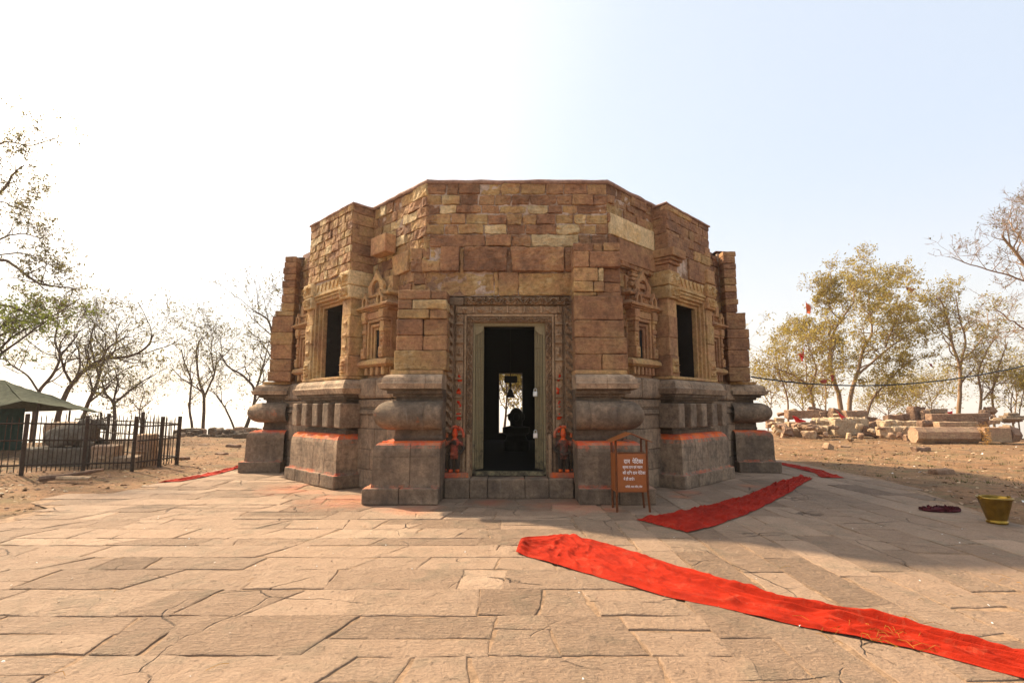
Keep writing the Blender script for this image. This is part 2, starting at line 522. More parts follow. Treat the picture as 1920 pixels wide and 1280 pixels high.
room.build('inner_room', M_INSIDE, temple)
roof = MB()
roof.add(oct_loop(5.36, 5, 1.45, 5.40)+oct_loop(5.36, 5, 1.45, 5.02), [tuple(range(8)), tuple(reversed(range(8, 16)))] + [(i, (i+1) % 8, (i+1) % 8+8, i+8) for i in range(8)], (.4, .4, 0, 0))
roof.build('roof', M_COPING, temple)

# ---- front wall above the door, laid stone by stone
def sx(c): return (680+c/3.764-958)/103.0
mort = MB(); T = frame(-90)
w = MB()
spec = [
 (5.36, 5.57, [(sx(455), 'p'), (sx(600), 'p'), (sx(685), 'p'), (sx(840), 'o'), (sx(980), 'o'), (sx(1125), 'o'), (sx(1305), 'p'), (sx(1435), 'p'), (sx(1600), 'o')], 1.79),
 (5.16, 5.36, [(sx(455), 'o'), (sx(570), 'o'), (sx(700), 'p'), (sx(830), 'p'), (sx(945), 'r'), (sx(1060), 'p'), (sx(1190), 'p'), (sx(1380), 'r'), (sx(1490), 'o'), (sx(1640), 'p')], 1.78),
 (4.99, 5.16, [(sx(455), 'p'), (sx(555), 'y'), (sx(670), 'p'), (sx(850), 'p'), (sx(980), 'o'), (sx(1175), 'y'), (sx(1320), 'p'), (sx(1420), 'o'), (sx(1530), 'p')], 1.78),
 (4.79, 4.99, [(sx(455), 'o'), (sx(530), 'o'), (sx(635), 'r'), (sx(740), 'o'), (sx(900), 'p', .02), (sx(1030), 'o'), (sx(1135), 'o'), (sx(1240), 'p'), (sx(1375), 'o'), (sx(1500), 'o'), (sx(1590), 'o')], 1.79),
 (4.60, 4.79, [(sx(455), 'o'), (sx(590), 'p'), (sx(690), 'o'), (sx(870), 'y'), (sx(1030), 'p'), (sx(1165), 'p'), (sx(1380), 'y', .02), (sx(1535), 'o'), (sx(1660), 'p')], 1.78),
 (4.36, 4.60, [(sx(440), 'o'), (sx(490), 'p', .02), (sx(880), 'r', .05), (sx(1065), 'p', .02), (sx(1195), 'y', .025), (sx(1535), 'p'), (sx(1620), 'p')], 1.75),
 (3.90, 4.36, [(sx(565), 'p', .07), (sx(700), 'o', -.02), (sx(730), 'p', .06), (sx(1030), 'r', -.04), (sx(1060), 'p', .06), (sx(1430), 'p', .03), (sx(1505), 'r')], 1.75),
 (3.47, 3.90, [(sx(470), 'o'), (sx(940), 'o', -.01), (sx(975), 'o', .0), (sx(1110), 'o', .01), (sx(1500), 'o')], 1.75),
]
rows(w, T, 5.45, spec, .02)
for z0, z1, items, e in [(4.13, 4.36, [(sx(355), 'p', .01), (sx(440), 'p'), (sx(495), 'o')], sx(565)), (3.90, 4.13, [(sx(355), 'p'), (sx(440), 'r', .04)], sx(565)), (3.68, 3.90, [(-1.72, 'p', -.01)], sx(470)), (3.47, 3.68, [(-1.72, 'o', -.01)], sx(470))]:
    rows(w, T, 5.44, [(z0, z1, items, e)], .02)
masonry(w, T, -1.75, -1.14, 5.38, .3, 3.47, .3, .35)
masonry(w, T, 1.16, 1.75, 5.38, .3, 3.47, .3, .35)
fw = w.build('wall', M_WALL, temple); tag(fw, 'front wall of rough purple and ochre blocks above the doorway')
slab(mort, T, -1.52, 1.78, 5.2, 5.424, 3.47, 5.56); slab(mort, T, -1.62, -1.15, 5.1, 5.36, .3, 3.47); slab(mort, T, 1.15, 1.62, 5.1, 5.36, .3, 3.47)
mort.build('mortar_joint', M_MORTAR, fw)

def upper_wall(phi, d, s0, s1, z0, z1, ch, bw, codes, name='wall', rough=.02, prot=.028):
    T = frame(phi); m = MB(); masonry(m, T, s0, s1, d, z0, z1, ch, bw, codes, rough, prot)
    o = m.build(name, M_WALL, temple)
    b = MB(); slab(b, T, s0+.03, s1-.03, d-.25, d-.03, z0, z1); b.build('mortar_joint', M_MORTAR, o)
    return o
# diagonal walls in view: front-left (-135) and front-right (-45)
o = upper_wall(-135, 4.92, .8, 2.80, 2.03, 5.57, .19, .33, 'rootttoyp')
e = MB(); T = frame(-135)
rbox(e, T, (1.32, 1.86), (4.95, 5.2), (4.44, 4.80), .02, .004, .08, mk('r')); rbox(e, T, (1.75, 2.3), (4.8, 4.97), (4.0, 4.4), .03, .02, .08, mk('o'))
e.build('projecting_block', M_SMOOTH, o)
upper_wall(-135, 5.02, -2.9, -.8, 2.03, 5.15, .2, .35, 'rooty')
upper_wall(-45, 5.02, -2.75, -.8, 2.03, 4.1, .2, .38, 'pproorp')
o = upper_wall(-45, 5.12, -2.58, -.8, 4.1, 5.57, .2, .38, 'pproorp')
e = MB(); T = frame(-45)
rbox(e, T, (-2.55, -1.0), (4.9, 5.155), (4.62, 5.02), .015, .005, .09, mk('y')); rbox(e, T, (-2.3, -1.0), (4.9, 5.16), (4.18, 4.60), .015, .006, .09, mk('r'))
e.build('dressed_slab', M_SMOOTH, o)
upper_wall(-45, 5.02, .8, 2.9, 2.03, 5.2, .2, .4, 'pproor')
# side and back walls
for ph, zt in ((180, 5.15), (0, 5.3)):
    upper_wall(ph, 5.42, -1.95, 1.95, 2.03, zt, .17, .38, 'pprrot', prot=.01)
for ph in (45, 135):
    upper_wall(ph, 5.02, -2.9, 2.9, .0, 5.3, .3, .6, 'prot')
T = frame(90)
m = MB()
for s0, s1, z0, z1 in ((-1.75, -.45, 0, 5.4), (.45, 1.75, 0, 5.4), (-.45, .45, 0, .55), (-.45, .45, 2.75, 5.4)):
    masonry(m, T, s0, s1, 5.45, z0, z1, .3, .5, 'prot')
o = m.build('wall', M_WALL, temple); tag(o, 'rear wall seen only through the dark doorway')
# coping along the parapet
def cope(phi, s0, s1, d, z, t=.05):
    cp = MB(); T = frame(phi); n = max(2, int(abs(s1-s0)/.1))
    for i in range(n):
        pass
    prof = [(0, z), (.022, z+.012), (.026, z+t*.6), (.008, z+t), (-.3, z+t+.012)]
    vs = []; fs = []
    for i in range(n+1):
        s = s0+(s1-s0)*i/n
        for o, zz in prof:
            q = nz((s, zz, phi), 3.3)*.018
            vs.append(T(s, d+o+q.x, zz+q.z*.8))
    k = len(prof)
    for i in range(n):
        for j in range(k-1): fs.append((i*k+j, (i+1)*k+j, (i+1)*k+j+1, i*k+j+1))
    cp.add(vs, fs, (.5, .5, 0, 0)); cp.build('coping', M_COPING, temple, True)
cope(-90, -1.51, 1.81, 5.45, 5.565, .07); cope(-135, .75, 2.82, 4.93, 5.565, .07); cope(-45, -2.60, -.75, 5.13, 5.565, .07)
cope(180, -1.95, 1.95, 5.43, 5.14); cope(0, -1.95, 1.95, 5.43, 5.29, .06)

# ---- lower link walls on the diagonals
def link_wall(phi):
    T = frame(phi)
    for sg in (-1, 1):
        m = MB(); a0, a1 = (1.0, 2.75) if sg > 0 else (-2.75, -1.0)
        z = 0
        for zz in (.35, .72, 1.10, 1.36):
            s = a0
            while s < a1-.05:
                wd = rnd.uniform(.35, .7)
                if s+wd > a1-.25: wd = a1-s
                rbox(m, T, (s+.003, s+wd-.003), (4.9, 5.15+rnd.uniform(-.006, .006)), (z+.003, zz-.003), .012, .003, .12, (.55+rnd.uniform(-.2, .2), .5+rnd.uniform(-.1, .1), .12, 0)); s += wd
            z = zz
        band(m, T, (a0, 1.36), (a1, 1.36), (0, 1), .11, 5.17, lambda u, v: abs(math.sin(u*34))*(1-v)*1.0, .03, .014, (.5, .35, 0, 0))
        rbox(m, T, (a0, a1), (4.9, 5.16), (1.47, 1.49), .008, .002, .2, (.5, .5, 0, 0))
        band(m, T, (a0, 1.49), (a1, 1.49), (0, 1), .16, 5.16, lambda u, v: .5+.5*math.sin(u*60+math.floor(v*3)*2)*math.sin(v*19), .02, .014, (.6, .42, 0, 0))
        s = a0
        while s < a1-.05:
            wd = rnd.uniform(.4, .7)
            if s+wd > a1-.25: wd = a1-s
            rbox(m, T, (s+.003, s+wd-.003), (4.85, 5.20), (1.66, 2.05), .06, .004, .1, (.62, .55, .0, 0)); s += wd
        m.build('link_wall', M_PLINTH, temple)
for ph in (-135, -45): link_wall(ph)

# ---- stepped piers either side of the cardinal doors
def pier(phi, sg, upper, z_up, right_style=False):
    T0 = frame(phi)
    def T(a, d, z): return T0(a*sg, d, z)            # build for positive side, mirrored
    def fx(mb):                                       # mirrored faces need their winding turned
        if sg < 0: mb.f = [tuple(reversed(f)) for f in mb.f]
    m = MB()
    for (s0, s1, d, z0, z1, items) in upper:
        for a, b, cde, ex in items:
            rbox(m, T, (a+.004, b-.004), (5.2, d+ex+rnd.uniform(-.01, .01)), (z0+.003, z1-.003), .018, .009, .08, mk(cde), 9)
    fx(m); P = m.build('pier', M_WALL, temple)
    m = MB(); s = 1.09
    for w_ in (.62, .575):
        rbox(m, T, (s+.002, s+w_-.002), (5.3, 6.285+rnd.uniform(-.008, .008)), (0, .25), .022, .006, .09, (.35, .42, .06, 0), topmark=(.5, .5, .60, 0)); s += w_
    fx(m); m.build('base_step', M_PLINTH, P)
    pk = (.35, .45, .05, 0)
    m = MB(); pr = [(0.012, .25, (.4, .45, .52, 0)), (0.006, .29, (.4, .45, .25, 0)), (0.0, .36, pk), (0, .52, pk), (-.004, .525, pk), (0, .53, pk), (-.003, .72, pk), (-.012, .724, pk), (-.004, .73, pk), (-.004, .80, (.35, .5, .38, 0)), (-.012, .85, (.4, .5, .5, 0)), (-.035, .90, (.5, .55, .74, 0)), (-.075, .935, (.5, .6, .98, 0)), (-.14, .955, (.5, .6, .9, 0)), (-.2, .96, (.5, .6, .6, 0))]
    moulded(m, T, 1.09, 2.15, 5.3, 6.19, pr, 0, 1, (1.62+rnd.uniform(-.2, .2),)); fx(m); m.build('plinth', M_PLINTH, P)
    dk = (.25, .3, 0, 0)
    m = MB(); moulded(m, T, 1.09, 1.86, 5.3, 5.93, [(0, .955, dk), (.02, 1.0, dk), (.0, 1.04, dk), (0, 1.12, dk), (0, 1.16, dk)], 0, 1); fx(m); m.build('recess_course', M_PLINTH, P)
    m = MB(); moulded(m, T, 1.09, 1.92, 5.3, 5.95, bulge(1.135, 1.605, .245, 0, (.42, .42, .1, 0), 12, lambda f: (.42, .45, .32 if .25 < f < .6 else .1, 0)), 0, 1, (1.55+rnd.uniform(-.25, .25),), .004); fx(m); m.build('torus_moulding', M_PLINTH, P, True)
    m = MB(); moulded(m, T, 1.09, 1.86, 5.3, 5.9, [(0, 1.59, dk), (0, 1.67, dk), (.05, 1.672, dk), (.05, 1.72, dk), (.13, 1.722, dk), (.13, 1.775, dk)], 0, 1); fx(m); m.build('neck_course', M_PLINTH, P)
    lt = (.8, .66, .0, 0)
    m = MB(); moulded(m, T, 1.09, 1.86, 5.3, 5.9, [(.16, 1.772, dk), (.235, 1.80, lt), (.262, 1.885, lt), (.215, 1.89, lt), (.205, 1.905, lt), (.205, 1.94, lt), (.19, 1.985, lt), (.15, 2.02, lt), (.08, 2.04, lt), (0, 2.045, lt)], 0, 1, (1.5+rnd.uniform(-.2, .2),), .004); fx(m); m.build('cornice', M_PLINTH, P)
    m = MB(); rbox(m, T, (1.09, 1.96), (5.3, 5.96), (2.04, 2.11), .012, .003, .1, (.6, .5, 0, 0)); fx(m); m.build('fillet', M_SMOOTH, P)
    return P
L_up = [(0, 0, 5.9, 2.11, 2.44, [(1.04, 1.92, 'o', .02)]),
        (0, 0, 5.9, 2.44, 2.70, [(1.04, 1.45, 't', -.03), (1.45, 1.90, 'r', .0)]), (0, 0, 5.9, 2.70, 2.98, [(1.04, 1.45, 'r', -.03), (1.45, 1.89, 'p', .02)]),
        (0, 0, 5.9, 2.98, 3.14, [(1.05, 1.35, 'o', .0), (1.35, 1.88, 'o', .02)]), (0, 0, 5.9, 3.14, 3.31, [(1.05, 1.64, 'y', .02), (1.64, 1.88, 'p', .01)]), (0, 0, 5.9, 3.31, 3.47, [(1.05, 1.33, 'p', .0), (1.33, 1.88, 'p', .01)])]
R_up = [(0, 0, 5.9, 2.11, 2.38, [(1.10, 1.55, 'r', .02), (1.55, 1.99, 'r', .02)]), (0, 0, 5.9, 2.38, 2.66, [(1.10, 1.98, 'r', .02)]), (0, 0, 5.9, 2.66, 2.96, [(1.10, 1.94, 'r', .0)]), (0, 0, 5.9, 2.96, 3.38, [(1.10, 1.93, 'r', .0)]),
        (0, 0, 5.9, 3.38, 3.45, [(1.10, 1.5, 'o', -.04), (1.5, 1.9, 'r', -.06)]),
        (0, 0, 5.9, 3.45, 3.63, [(1.10, 1.44, 'o', .0), (1.44, 1.62, 'o', -.02), (1.62, 1.92, 'r', -.1)]), (0, 0, 5.9, 3.63, 3.87, [(1.10, 1.52, 'o', .0), (1.52, 1.62, 'y', -.02), (1.62, 1.92, 'p', -.1)]),
        (0, 0, 5.9, 3.87, 4.16, [(1.10, 1.37, 'r', .0), (1.37, 1.91, 'p', .02)]), (0, 0, 5.9, 4.16, 4.31, [(1.10, 1.45, 'p', -.01), (1.45, 1.62, 'r', -.04), (1.62, 1.9, 'r', .0)])]
p1 = pier(-90, -1, L_up, 3.47); tag(p1, 'pier of large blocks left of the doorway')
p2 = pier(-90, 1, R_up, 4.31); tag(p2, 'taller pier of reddish blocks right of the doorway')
def side_up(zt, top):
    z = 2.11; out = []
    while z < zt-.05:
        h = rnd.uniform(.22, .42); h = min(h, zt-z)
        d_ = 5.72 if z < 3.3 else (5.64 if z < 3.75 else 5.50)
        if z > 3.6: h = min(h, rnd.uniform(.12, .22))
        k = rnd.uniform(1.4, 1.7)
        out.append((0, 0, d_, z, z+h, [(1.09, k, rnd.choice('prrt'), rnd.uniform(-.02, .02)), (k, 2.22, rnd.choice('prrt'), rnd.uniform(-.02, .02))])); z += h
    return out
for ph in (180, 0):
    for sg in (-1, 1):
        q = pier(ph, sg, side_up(5.15 if ph == 180 else 5.28, 0), 5.15)

# ---- window bays on the diagonal faces
def bay(phi, right):
    T = frame(phi); vw = -1 if right else 1            # the side of the bay that faces the viewer
    codes = 'pprroop' if right else 'rrtttooty'
    m = MB()
    masonry(m, T, -.97, .97, 5.42, 4.62 if right else 4.18, 5.55, .2 if right else .15, .42 if right else .24, codes, .013, .013)
    if right:
        rbox(m, T, (-.985, -.1), (5.1, 5.44), (4.62, 4.95), .015, .004, .09, mk('r')); rbox(m, T, (-.1, .97), (5.1, 5.43), (4.16, 4.6), .015, .004, .09, mk('r'))
    B = m.build('window_bay', M_WALL, temple)
    for sg in (-1, 1):                                 # the bay's two return faces
        m = MB(); z = 4.2
        while z < 5.5:
            h = rnd.uniform(.14, .24); h = min(h, 5.54-z)
            a, b = (.72, .965+rnd.uniform(-.006, .012)) if sg > 0 else (-.965-rnd.uniform(-.006, .012), -.72)
            rbox(m, T, (a, b), (4.9, 5.40), (z+.003, z+h-.003), .015, .007, .08, mk(rnd.choice(codes)), 9); z += h
        m.build('return_wall', M_WALL, B)
    c = MB()
    prof = [(0, 5.545), (.022, 5.557), (.024, 5.58), (.0, 5.60), (-.24, 5.61)]
    moulded(c, T, -.97, .97, 4.6, 5.42, [(o, z, (.5, .5, 0, 0)) for o, z in prof], 1, 1, (), .012); c.build('coping', M_COPING, B)
    b = MB(); slab(b, T, -.94, .94, 4.9, 5.39, 4.12, 5.55); b.build('mortar_joint', M_MORTAR, B)
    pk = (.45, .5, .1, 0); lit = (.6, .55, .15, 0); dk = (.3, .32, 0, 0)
    m = MB(); n_ = 4; s = -1.12
    for i in range(n_):
        wd = 2.24/n_
        rbox(m, T, (s+.002, s+wd-.002), (4.9, 5.675+rnd.uniform(-.008, .008)), (0, .25), .022, .006, .09, pk, topmark=(.5, .5, .62, 0)); s += wd
    m.build('base_step', M_PLINTH, B)
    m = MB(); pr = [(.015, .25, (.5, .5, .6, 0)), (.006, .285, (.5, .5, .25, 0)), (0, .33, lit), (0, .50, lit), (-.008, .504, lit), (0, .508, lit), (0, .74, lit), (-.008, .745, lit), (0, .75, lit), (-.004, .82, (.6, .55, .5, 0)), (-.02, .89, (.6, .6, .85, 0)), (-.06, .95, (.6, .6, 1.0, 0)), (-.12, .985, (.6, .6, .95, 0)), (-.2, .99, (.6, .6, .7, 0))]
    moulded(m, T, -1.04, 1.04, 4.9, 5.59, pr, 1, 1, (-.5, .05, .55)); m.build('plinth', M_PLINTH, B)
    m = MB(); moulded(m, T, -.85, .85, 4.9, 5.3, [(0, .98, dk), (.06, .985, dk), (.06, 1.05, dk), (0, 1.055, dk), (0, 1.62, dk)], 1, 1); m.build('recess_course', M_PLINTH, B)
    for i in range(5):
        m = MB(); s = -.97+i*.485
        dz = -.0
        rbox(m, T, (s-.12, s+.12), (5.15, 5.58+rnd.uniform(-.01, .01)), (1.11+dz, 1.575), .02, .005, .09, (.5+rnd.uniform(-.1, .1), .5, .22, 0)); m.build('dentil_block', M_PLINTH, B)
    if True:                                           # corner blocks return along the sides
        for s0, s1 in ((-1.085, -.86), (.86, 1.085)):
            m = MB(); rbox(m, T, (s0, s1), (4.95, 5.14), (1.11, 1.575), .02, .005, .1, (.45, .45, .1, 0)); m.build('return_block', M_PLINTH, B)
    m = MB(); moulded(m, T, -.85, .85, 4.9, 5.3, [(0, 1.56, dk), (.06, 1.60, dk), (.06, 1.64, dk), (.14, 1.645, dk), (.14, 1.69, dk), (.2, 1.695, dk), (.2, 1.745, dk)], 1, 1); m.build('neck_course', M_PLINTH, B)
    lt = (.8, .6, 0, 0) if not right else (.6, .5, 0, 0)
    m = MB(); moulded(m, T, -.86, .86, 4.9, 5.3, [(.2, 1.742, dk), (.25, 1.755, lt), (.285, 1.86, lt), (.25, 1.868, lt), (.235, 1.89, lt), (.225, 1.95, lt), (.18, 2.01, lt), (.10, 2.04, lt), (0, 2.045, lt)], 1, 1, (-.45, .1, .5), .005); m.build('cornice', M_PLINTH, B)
    m = MB(); rbox(m, T, (-1.0, 1.0), (4.9, 5.44), (2.04, 2.10), .012, .003, .1, (.6, .5, 0, 0)); m.build('window_sill', M_SMOOTH, B)
    # pillars
    tone = 'o' if not right else 'r'
    for sg in (-1, 1):
        m = MB(); a0, a1 = sorted((sg*.68, sg*1.0))
        zz = [2.10, 2.5, 2.86, 3.28, 3.63]
        for i in range(4):
            ex = [.02, 0, .012, -.01][i]
            rbox(m, T, (a0-ex*.4, a1+ex*.4), (4.95, 5.40+ex), (zz[i]+.002, zz[i+1]-.002), .014, .004, .07, mk(tone if sg == vw or not right else 'o'), 9)
        band(m, T, (a0+.04, 2.16), (a0+.04, 2.46), (1, 0), .24, 5.435, figures(.15), .045, .013, (.6, .5, 0, 0))
        if not right: band(m, T, (a0+.06, 2.6), (a0+.06, 3.2), (1, 0), .16, 5.413, lambda u, v: max(0, math.sin(u*26))**3, .018, .014, (.62, .5, 0, 0))
        m.build('pillar', M_SMOOTH, B)
        m = MB(); rbox(m, T, (a0-.035, a1+.035), (4.95, 5.47), (3.63, 3.89), .03, .008, .06, mk('y' if not right else 'o')); band(m, T, (a0, 3.66), (a1, 3.66), (0, 1), .2, 5.475, scroll(.13), .045, .014, (.75, .5, 0, 0)); m.build('capital', M_CARVED, B)
        m = MB(); rbox(m, T, (a0-.05, a1+.05), (4.95, 5.485), (3.89, 4.18), .025, .008, .06, mk('y' if not right else 'o')); band(m, T, (a0-.03, 3.92), (a1+.03, 3.92), (0, 1), .22, 5.49, vine(.26), .045, .014, (.8, .5, 0, 0)); m.build('lintel_end', M_CARVED, B)
    m = MB()
    zc = 3.92; k = 7
    rbox(m, T, (-.64, .64), (4.95, 5.38), (3.9, 4.18), .012, .004, .09, mk('y' if not right else 'o'))
    for i in range(k):                                 # zigzag triangles cut along the lintel
        s = -.62+i*1.24/k; w_ = 1.24/k
        strip(m, T, [(s+.01, 4.13), (s+w_-.01, 4.13), (s+w_/2, 3.97)], 5.37, 5.405, (.85, .55, 0, 0))
    rbox(m, T, (-.64, .64), (5.0, 5.43), (3.86, 3.905), .012, .002, .09, (.8, .5, 0, 0)); rbox(m, T, (-.64, .64), (5.0, 5.40), (3.80, 3.858), .012, .002, .09, (.75, .5, 0, 0))
    m.build('lintel', M_CARVED, B)
    # stepped frame and dark opening
    m = MB(); col = (.6, .5, 0, 0)
    for hw, ht, d in ((.67, 3.80, 5.37), (.61, 3.74, 5.31), (.55, 3.68, 5.25)):
        t_ = .065
        rbox(m, T, (-hw-.0, -hw+t_), (d-.10, d), (2.1, ht), .01, .002, .14, col); rbox(m, T, (hw-t_, hw), (d-.10, d), (2.1, ht), .01, .002, .14, col)
        rbox(m, T, (-hw+t_, hw-t_), (d-.10, d), (ht-t_, ht), .01, .002, .14, col)
    m.build('window_frame', M_SMOOTH if not right else M_STAINED, B)
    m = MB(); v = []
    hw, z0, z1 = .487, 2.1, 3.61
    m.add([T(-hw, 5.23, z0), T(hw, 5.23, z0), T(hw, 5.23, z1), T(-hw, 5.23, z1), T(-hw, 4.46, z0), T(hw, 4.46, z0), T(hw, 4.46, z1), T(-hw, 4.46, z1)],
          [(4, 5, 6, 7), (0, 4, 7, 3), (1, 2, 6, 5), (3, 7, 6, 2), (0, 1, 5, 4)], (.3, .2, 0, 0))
    m.build('window_recess', M_RECESS_SHADE, B)
    if right:                                          # stepped bracket over the near corner
        m = MB()
        for z0, z1, e in ((4.18, 4.32, .0), (4.32, 4.39, .05), (4.39, 4.45, .10), (4.45, 4.62, .16)):
            rbox(m, T, (-1.0-e*.5, -.62+e*.5), (4.95, 5.43+e), (z0+.002, z1-.002), .014, .005, .07, mk('r'))
        m.build('bracket', M_SMOOTH, B)
        m = MB(); rbox(m, T, (.62, 1.0), (4.95, 5.5), (4.2, 4.5), .03, .012, .07, mk('r')); m.build('bracket', M_SMOOTH, B)
    return B
M_STAINED = stone('lime_stained_sandstone', SAND, .6, .3, .6, lich=1.0)
M_RECESS_SHADE = plain('recess_shade_stone', (.014, .009, .006), .95, 0, .5, 20)  # shade inside the windows is put into this near-black colour
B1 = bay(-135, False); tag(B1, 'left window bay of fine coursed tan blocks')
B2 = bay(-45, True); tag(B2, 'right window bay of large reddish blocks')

# ---- small shrine niches beside the bays
def niche(phi, sc, right, full=True):
    T0 = frame(phi)
    def T(a, d, z): return T0(sc+a, d, z)
    cd = 'r' if right else 't'
    m = MB()
    rbox(m, T, (-.40, .40), (4.9, 5.06), (2.1, 3.98), .01, .003, .15, mk(cd)); N = m.build('niche', M_SMOOTH, temple)
    m = MB()
    moulded(m, T, -.40, .40, 4.9, 5.12, [(.0, 2.25, (.5, .5, 0, 0)), (.06, 2.255, (.5, .5, 0, 0)), (.12, 2.30, (.6, .55, 0, 0)), (.11, 2.36, (.6, .55, 0, 0)), (.05, 2.41, (.6, .55, 0, 0)), (0, 2.42, (.6, .55, 0, 0))], 1, 1, (), .003)
    for i in range(4 if not right else 6):
        n_ = 4 if not right else 6
        s = -.40+.8*(i+.5)/n_
        rbox(m, T, (s-.05, s+.05) if not right else (s-.035, s+.035), (4.95, 5.17), (2.10, 2.25), .015, .006, .05, mk(cd))
    rbox(m, T, (-.36, .36), (4.9, 5.09), (2.05, 2.26), .01, .003, .1, (.3, .3, 0, 0))
    m.build('niche_sill', M_CARVED, N)
    for sg in (-1, 1):
        m = MB(); c = sg*.32
        for z0, z1, hw, d in ((2.42, 2.62, .075, 5.24), (2.62, 2.90, .055, 5.21), (2.90, 2.98, .07, 5.23), (2.98, 3.10, .055, 5.215), (3.10, 3.16, .075, 5.24), (3.16, 3.32, .085, 5.25)):
            rbox(m, T, (c-hw, c+hw), (4.95, d), (z0+.001, z1-.001), .012, .004, .05, mk(cd), 14)
        band(m, T, (c-.055, 2.64), (c-.055, 2.88), (1, 0), .11, 5.215, figures(.08), .03, .012, (.5, .5, 0, 0)); band(m, T, (c-.07, 2.44), (c-.07, 2.61), (1, 0), .14, 5.245, figures(.085), .03, .012, (.5, .5, 0, 0))
        m.build('niche_column', M_CARVED, N)
    m = MB()
    for hw, ht, d in ((.25, 3.16, 5.19), (.19, 3.08, 5.15), (.14, 3.02, 5.11)):
        for sg in (-1, 1):
            a = sorted((sg*hw, sg*(hw-.055))); rbox(m, T, (a[0], a[1]), (4.95, d), (2.42, ht), .006, .001, .12, mk(cd))
        rbox(m, T, (-hw+.055, hw-.055), (4.95, d), (ht-.055, ht), .006, .001, .12, mk(cd))
    rbox(m, T, (-.24, .24), (4.95, 5.2), (3.17, 3.30), .008, .003, .08, mk(cd))
    m.build('niche_frame', M_CARVED, N)
    m = MB(); rbox(m, T, (-.10, .10), (4.98, 5.075), (2.42, 2.97), .004, .001, .1, (.0, .0, 0, 0)); m.build('niche_shade_block', M_INSIDE, N)  # solid block, painted dark as the shaded depth of the niche
    m = MB(); pm = (.35, .5, 0, 0) if right else (.5, .52, 0, 0)
    moulded(m, T, -.40, .40, 4.9, 5.12, [(0, 3.30, pm), (.07, 3.32, pm), (.07, 3.345, pm), (.11, 3.35, pm), (.11, 3.375, pm), (.16, 3.38, pm), (.17, 3.41, pm), (.10, 3.46, pm), (.02, 3.50, pm), (0, 3.58, pm), (.05, 3.585, pm), (.09, 3.60, pm), (.10, 3.63, pm), (.03, 3.67, pm), (-.04, 3.74, pm)], 1, 1, (), .003)
    band(m, T, (-.38, 3.45), (.38, 3.45), (0, 1), .13, 5.17, scroll(.09), .04, .012, pm)
    for s in (-.27, .27): chaitya(m, T, s, 3.42, .26, .28, 5.22, .045, pm)
    m.build('niche_cornice', M_CARVED, N)
    m = MB()
    rbox(m, T, (-.34, .34), (4.95, 5.10), (3.66, 3.80), .02, .006, .08, pm)
    chaitya(m, T, 0, 3.62, .74, .50, 5.13, .06, pm)
    rbox(m, T, (-.13, .13), (4.95, 5.09), (3.62, 3.80), .004, .0, .1, (.0, .1, 0, 0))
    if right:
        for i, (z0, z1, hw, d) in enumerate(((3.76, 3.86, .36, 5.16), (3.88, 3.95, .31, 5.15), (3.97, 4.04, .28, 5.13), (4.06, 4.16, .24, 5.10))):
            rbox(m, T, (-hw, hw*.6), (4.95, d), (z0, z1), .02, .006, .08, pm)
    m.build('niche_gable', M_CARVED, N)
    m = MB()
    moulded(m, T, -.34, .34, 4.9, 5.1, [(0, 2.02, (.4, .4, 0, 0)), (0, 2.08, (.4, .4, 0, 0))], 1, 1); m.build('niche_footing', M_SMOOTH, N)
    return N
niche(-135, 1.55, False); niche(-135, -1.55, False); niche(-45, -1.55, True); niche(-45, 1.55, True)

# ---- doorway
T = frame(-90)
m = MB(); s = -1.075
for w_ in (.42, .30, .62, .40, .41):
    rbox(m, T, (s+.002, s+w_-.002), (4.9, 5.72+rnd.uniform(-.004, .004)), (0, .315), .02, .004, .08, (.35, .42, .0, 0), topmark=(.55, .62, .45, 0)); s += w_
m.build('doorstep', M_PLINTH, temple)
M_FRAME = stone('carved_doorframe', [(0, (.20, .135, .082)), (.3, (.28, .185, .108)), (.6, (.36, .24, .14)), (1, (.46, .33, .20))], .7, .4, .4, 1.4)
DF = MB()
for sg in (-1, 1):
    a = sorted((sg*1.14, sg*.64)); 
    rbox(DF, T, (a[0], a[1]), (4.9, 5.40), (.31, 3.45), .01, .003, .2, (.3, .4, 0, 0))
rbox(DF, T, (-.64, .64), (4.9, 5.40), (3.0, 3.45), .01, .003, .2, (.4, .45, 0, 0))
DF = DF.build('door_frame', M_FRAME, temple)
def dband(name, h0, w_, z0, zt, d, pat, patv, mark, top_cut=None, pigm=None):
    "one carved order of the frame: two jambs and a head"
    m = MB()
    for sg in (-1, 1):
        a0, a1 = (h0-w_, h0) if sg > 0 else (-h0, -h0+w_)
        band(m, T, (a0, z0), (a0, zt-w_), (1, 0), w_, d, patv, .055, .0125, mark, .07)
    band(m, T, (-h0 if top_cut is None else top_cut, zt-w_), (h0, zt-w_), (0, 1), w_, d, pat, .055, .0125, mark, .07)
    return m.build(name, M_FRAME, DF)
dband('carved_band', 1.13, .155, 1.05, 3.455, 5.475, vine(.22), scroll(.16), (.35, .5, 0, 0), -.80)
dband('carved_band', .945, .145, 1.02, 3.29, 5.445, figures(.30), figures(.32), (.55, .5, .0, 0))
dband('carved_band', .755, .115, .33, 3.105, 5.42, vine(.22), vine(.22), (.5, .5, 0, 0))
m = MB()
for sg in (-1, 1):
    a = sorted((sg*.785, sg*.765)); rbox(m, T, (a[0], a[1]), (5.2, 5.452), (.33, 3.14), .006, .001, .2, (.7, .5, 0, 0))
    a = sorted((sg*.80, sg*.755)); rbox(m, T, (a[0], a[1]), (5.2, 5.435), (.33, 3.13), .006, .001, .2, (.7, .5, 0, 0))
rbox(m, T, (-.755, .755), (5.2, 5.44), (3.10, 3.145), .006, .001, .2, (.7, .5, 0, 0))
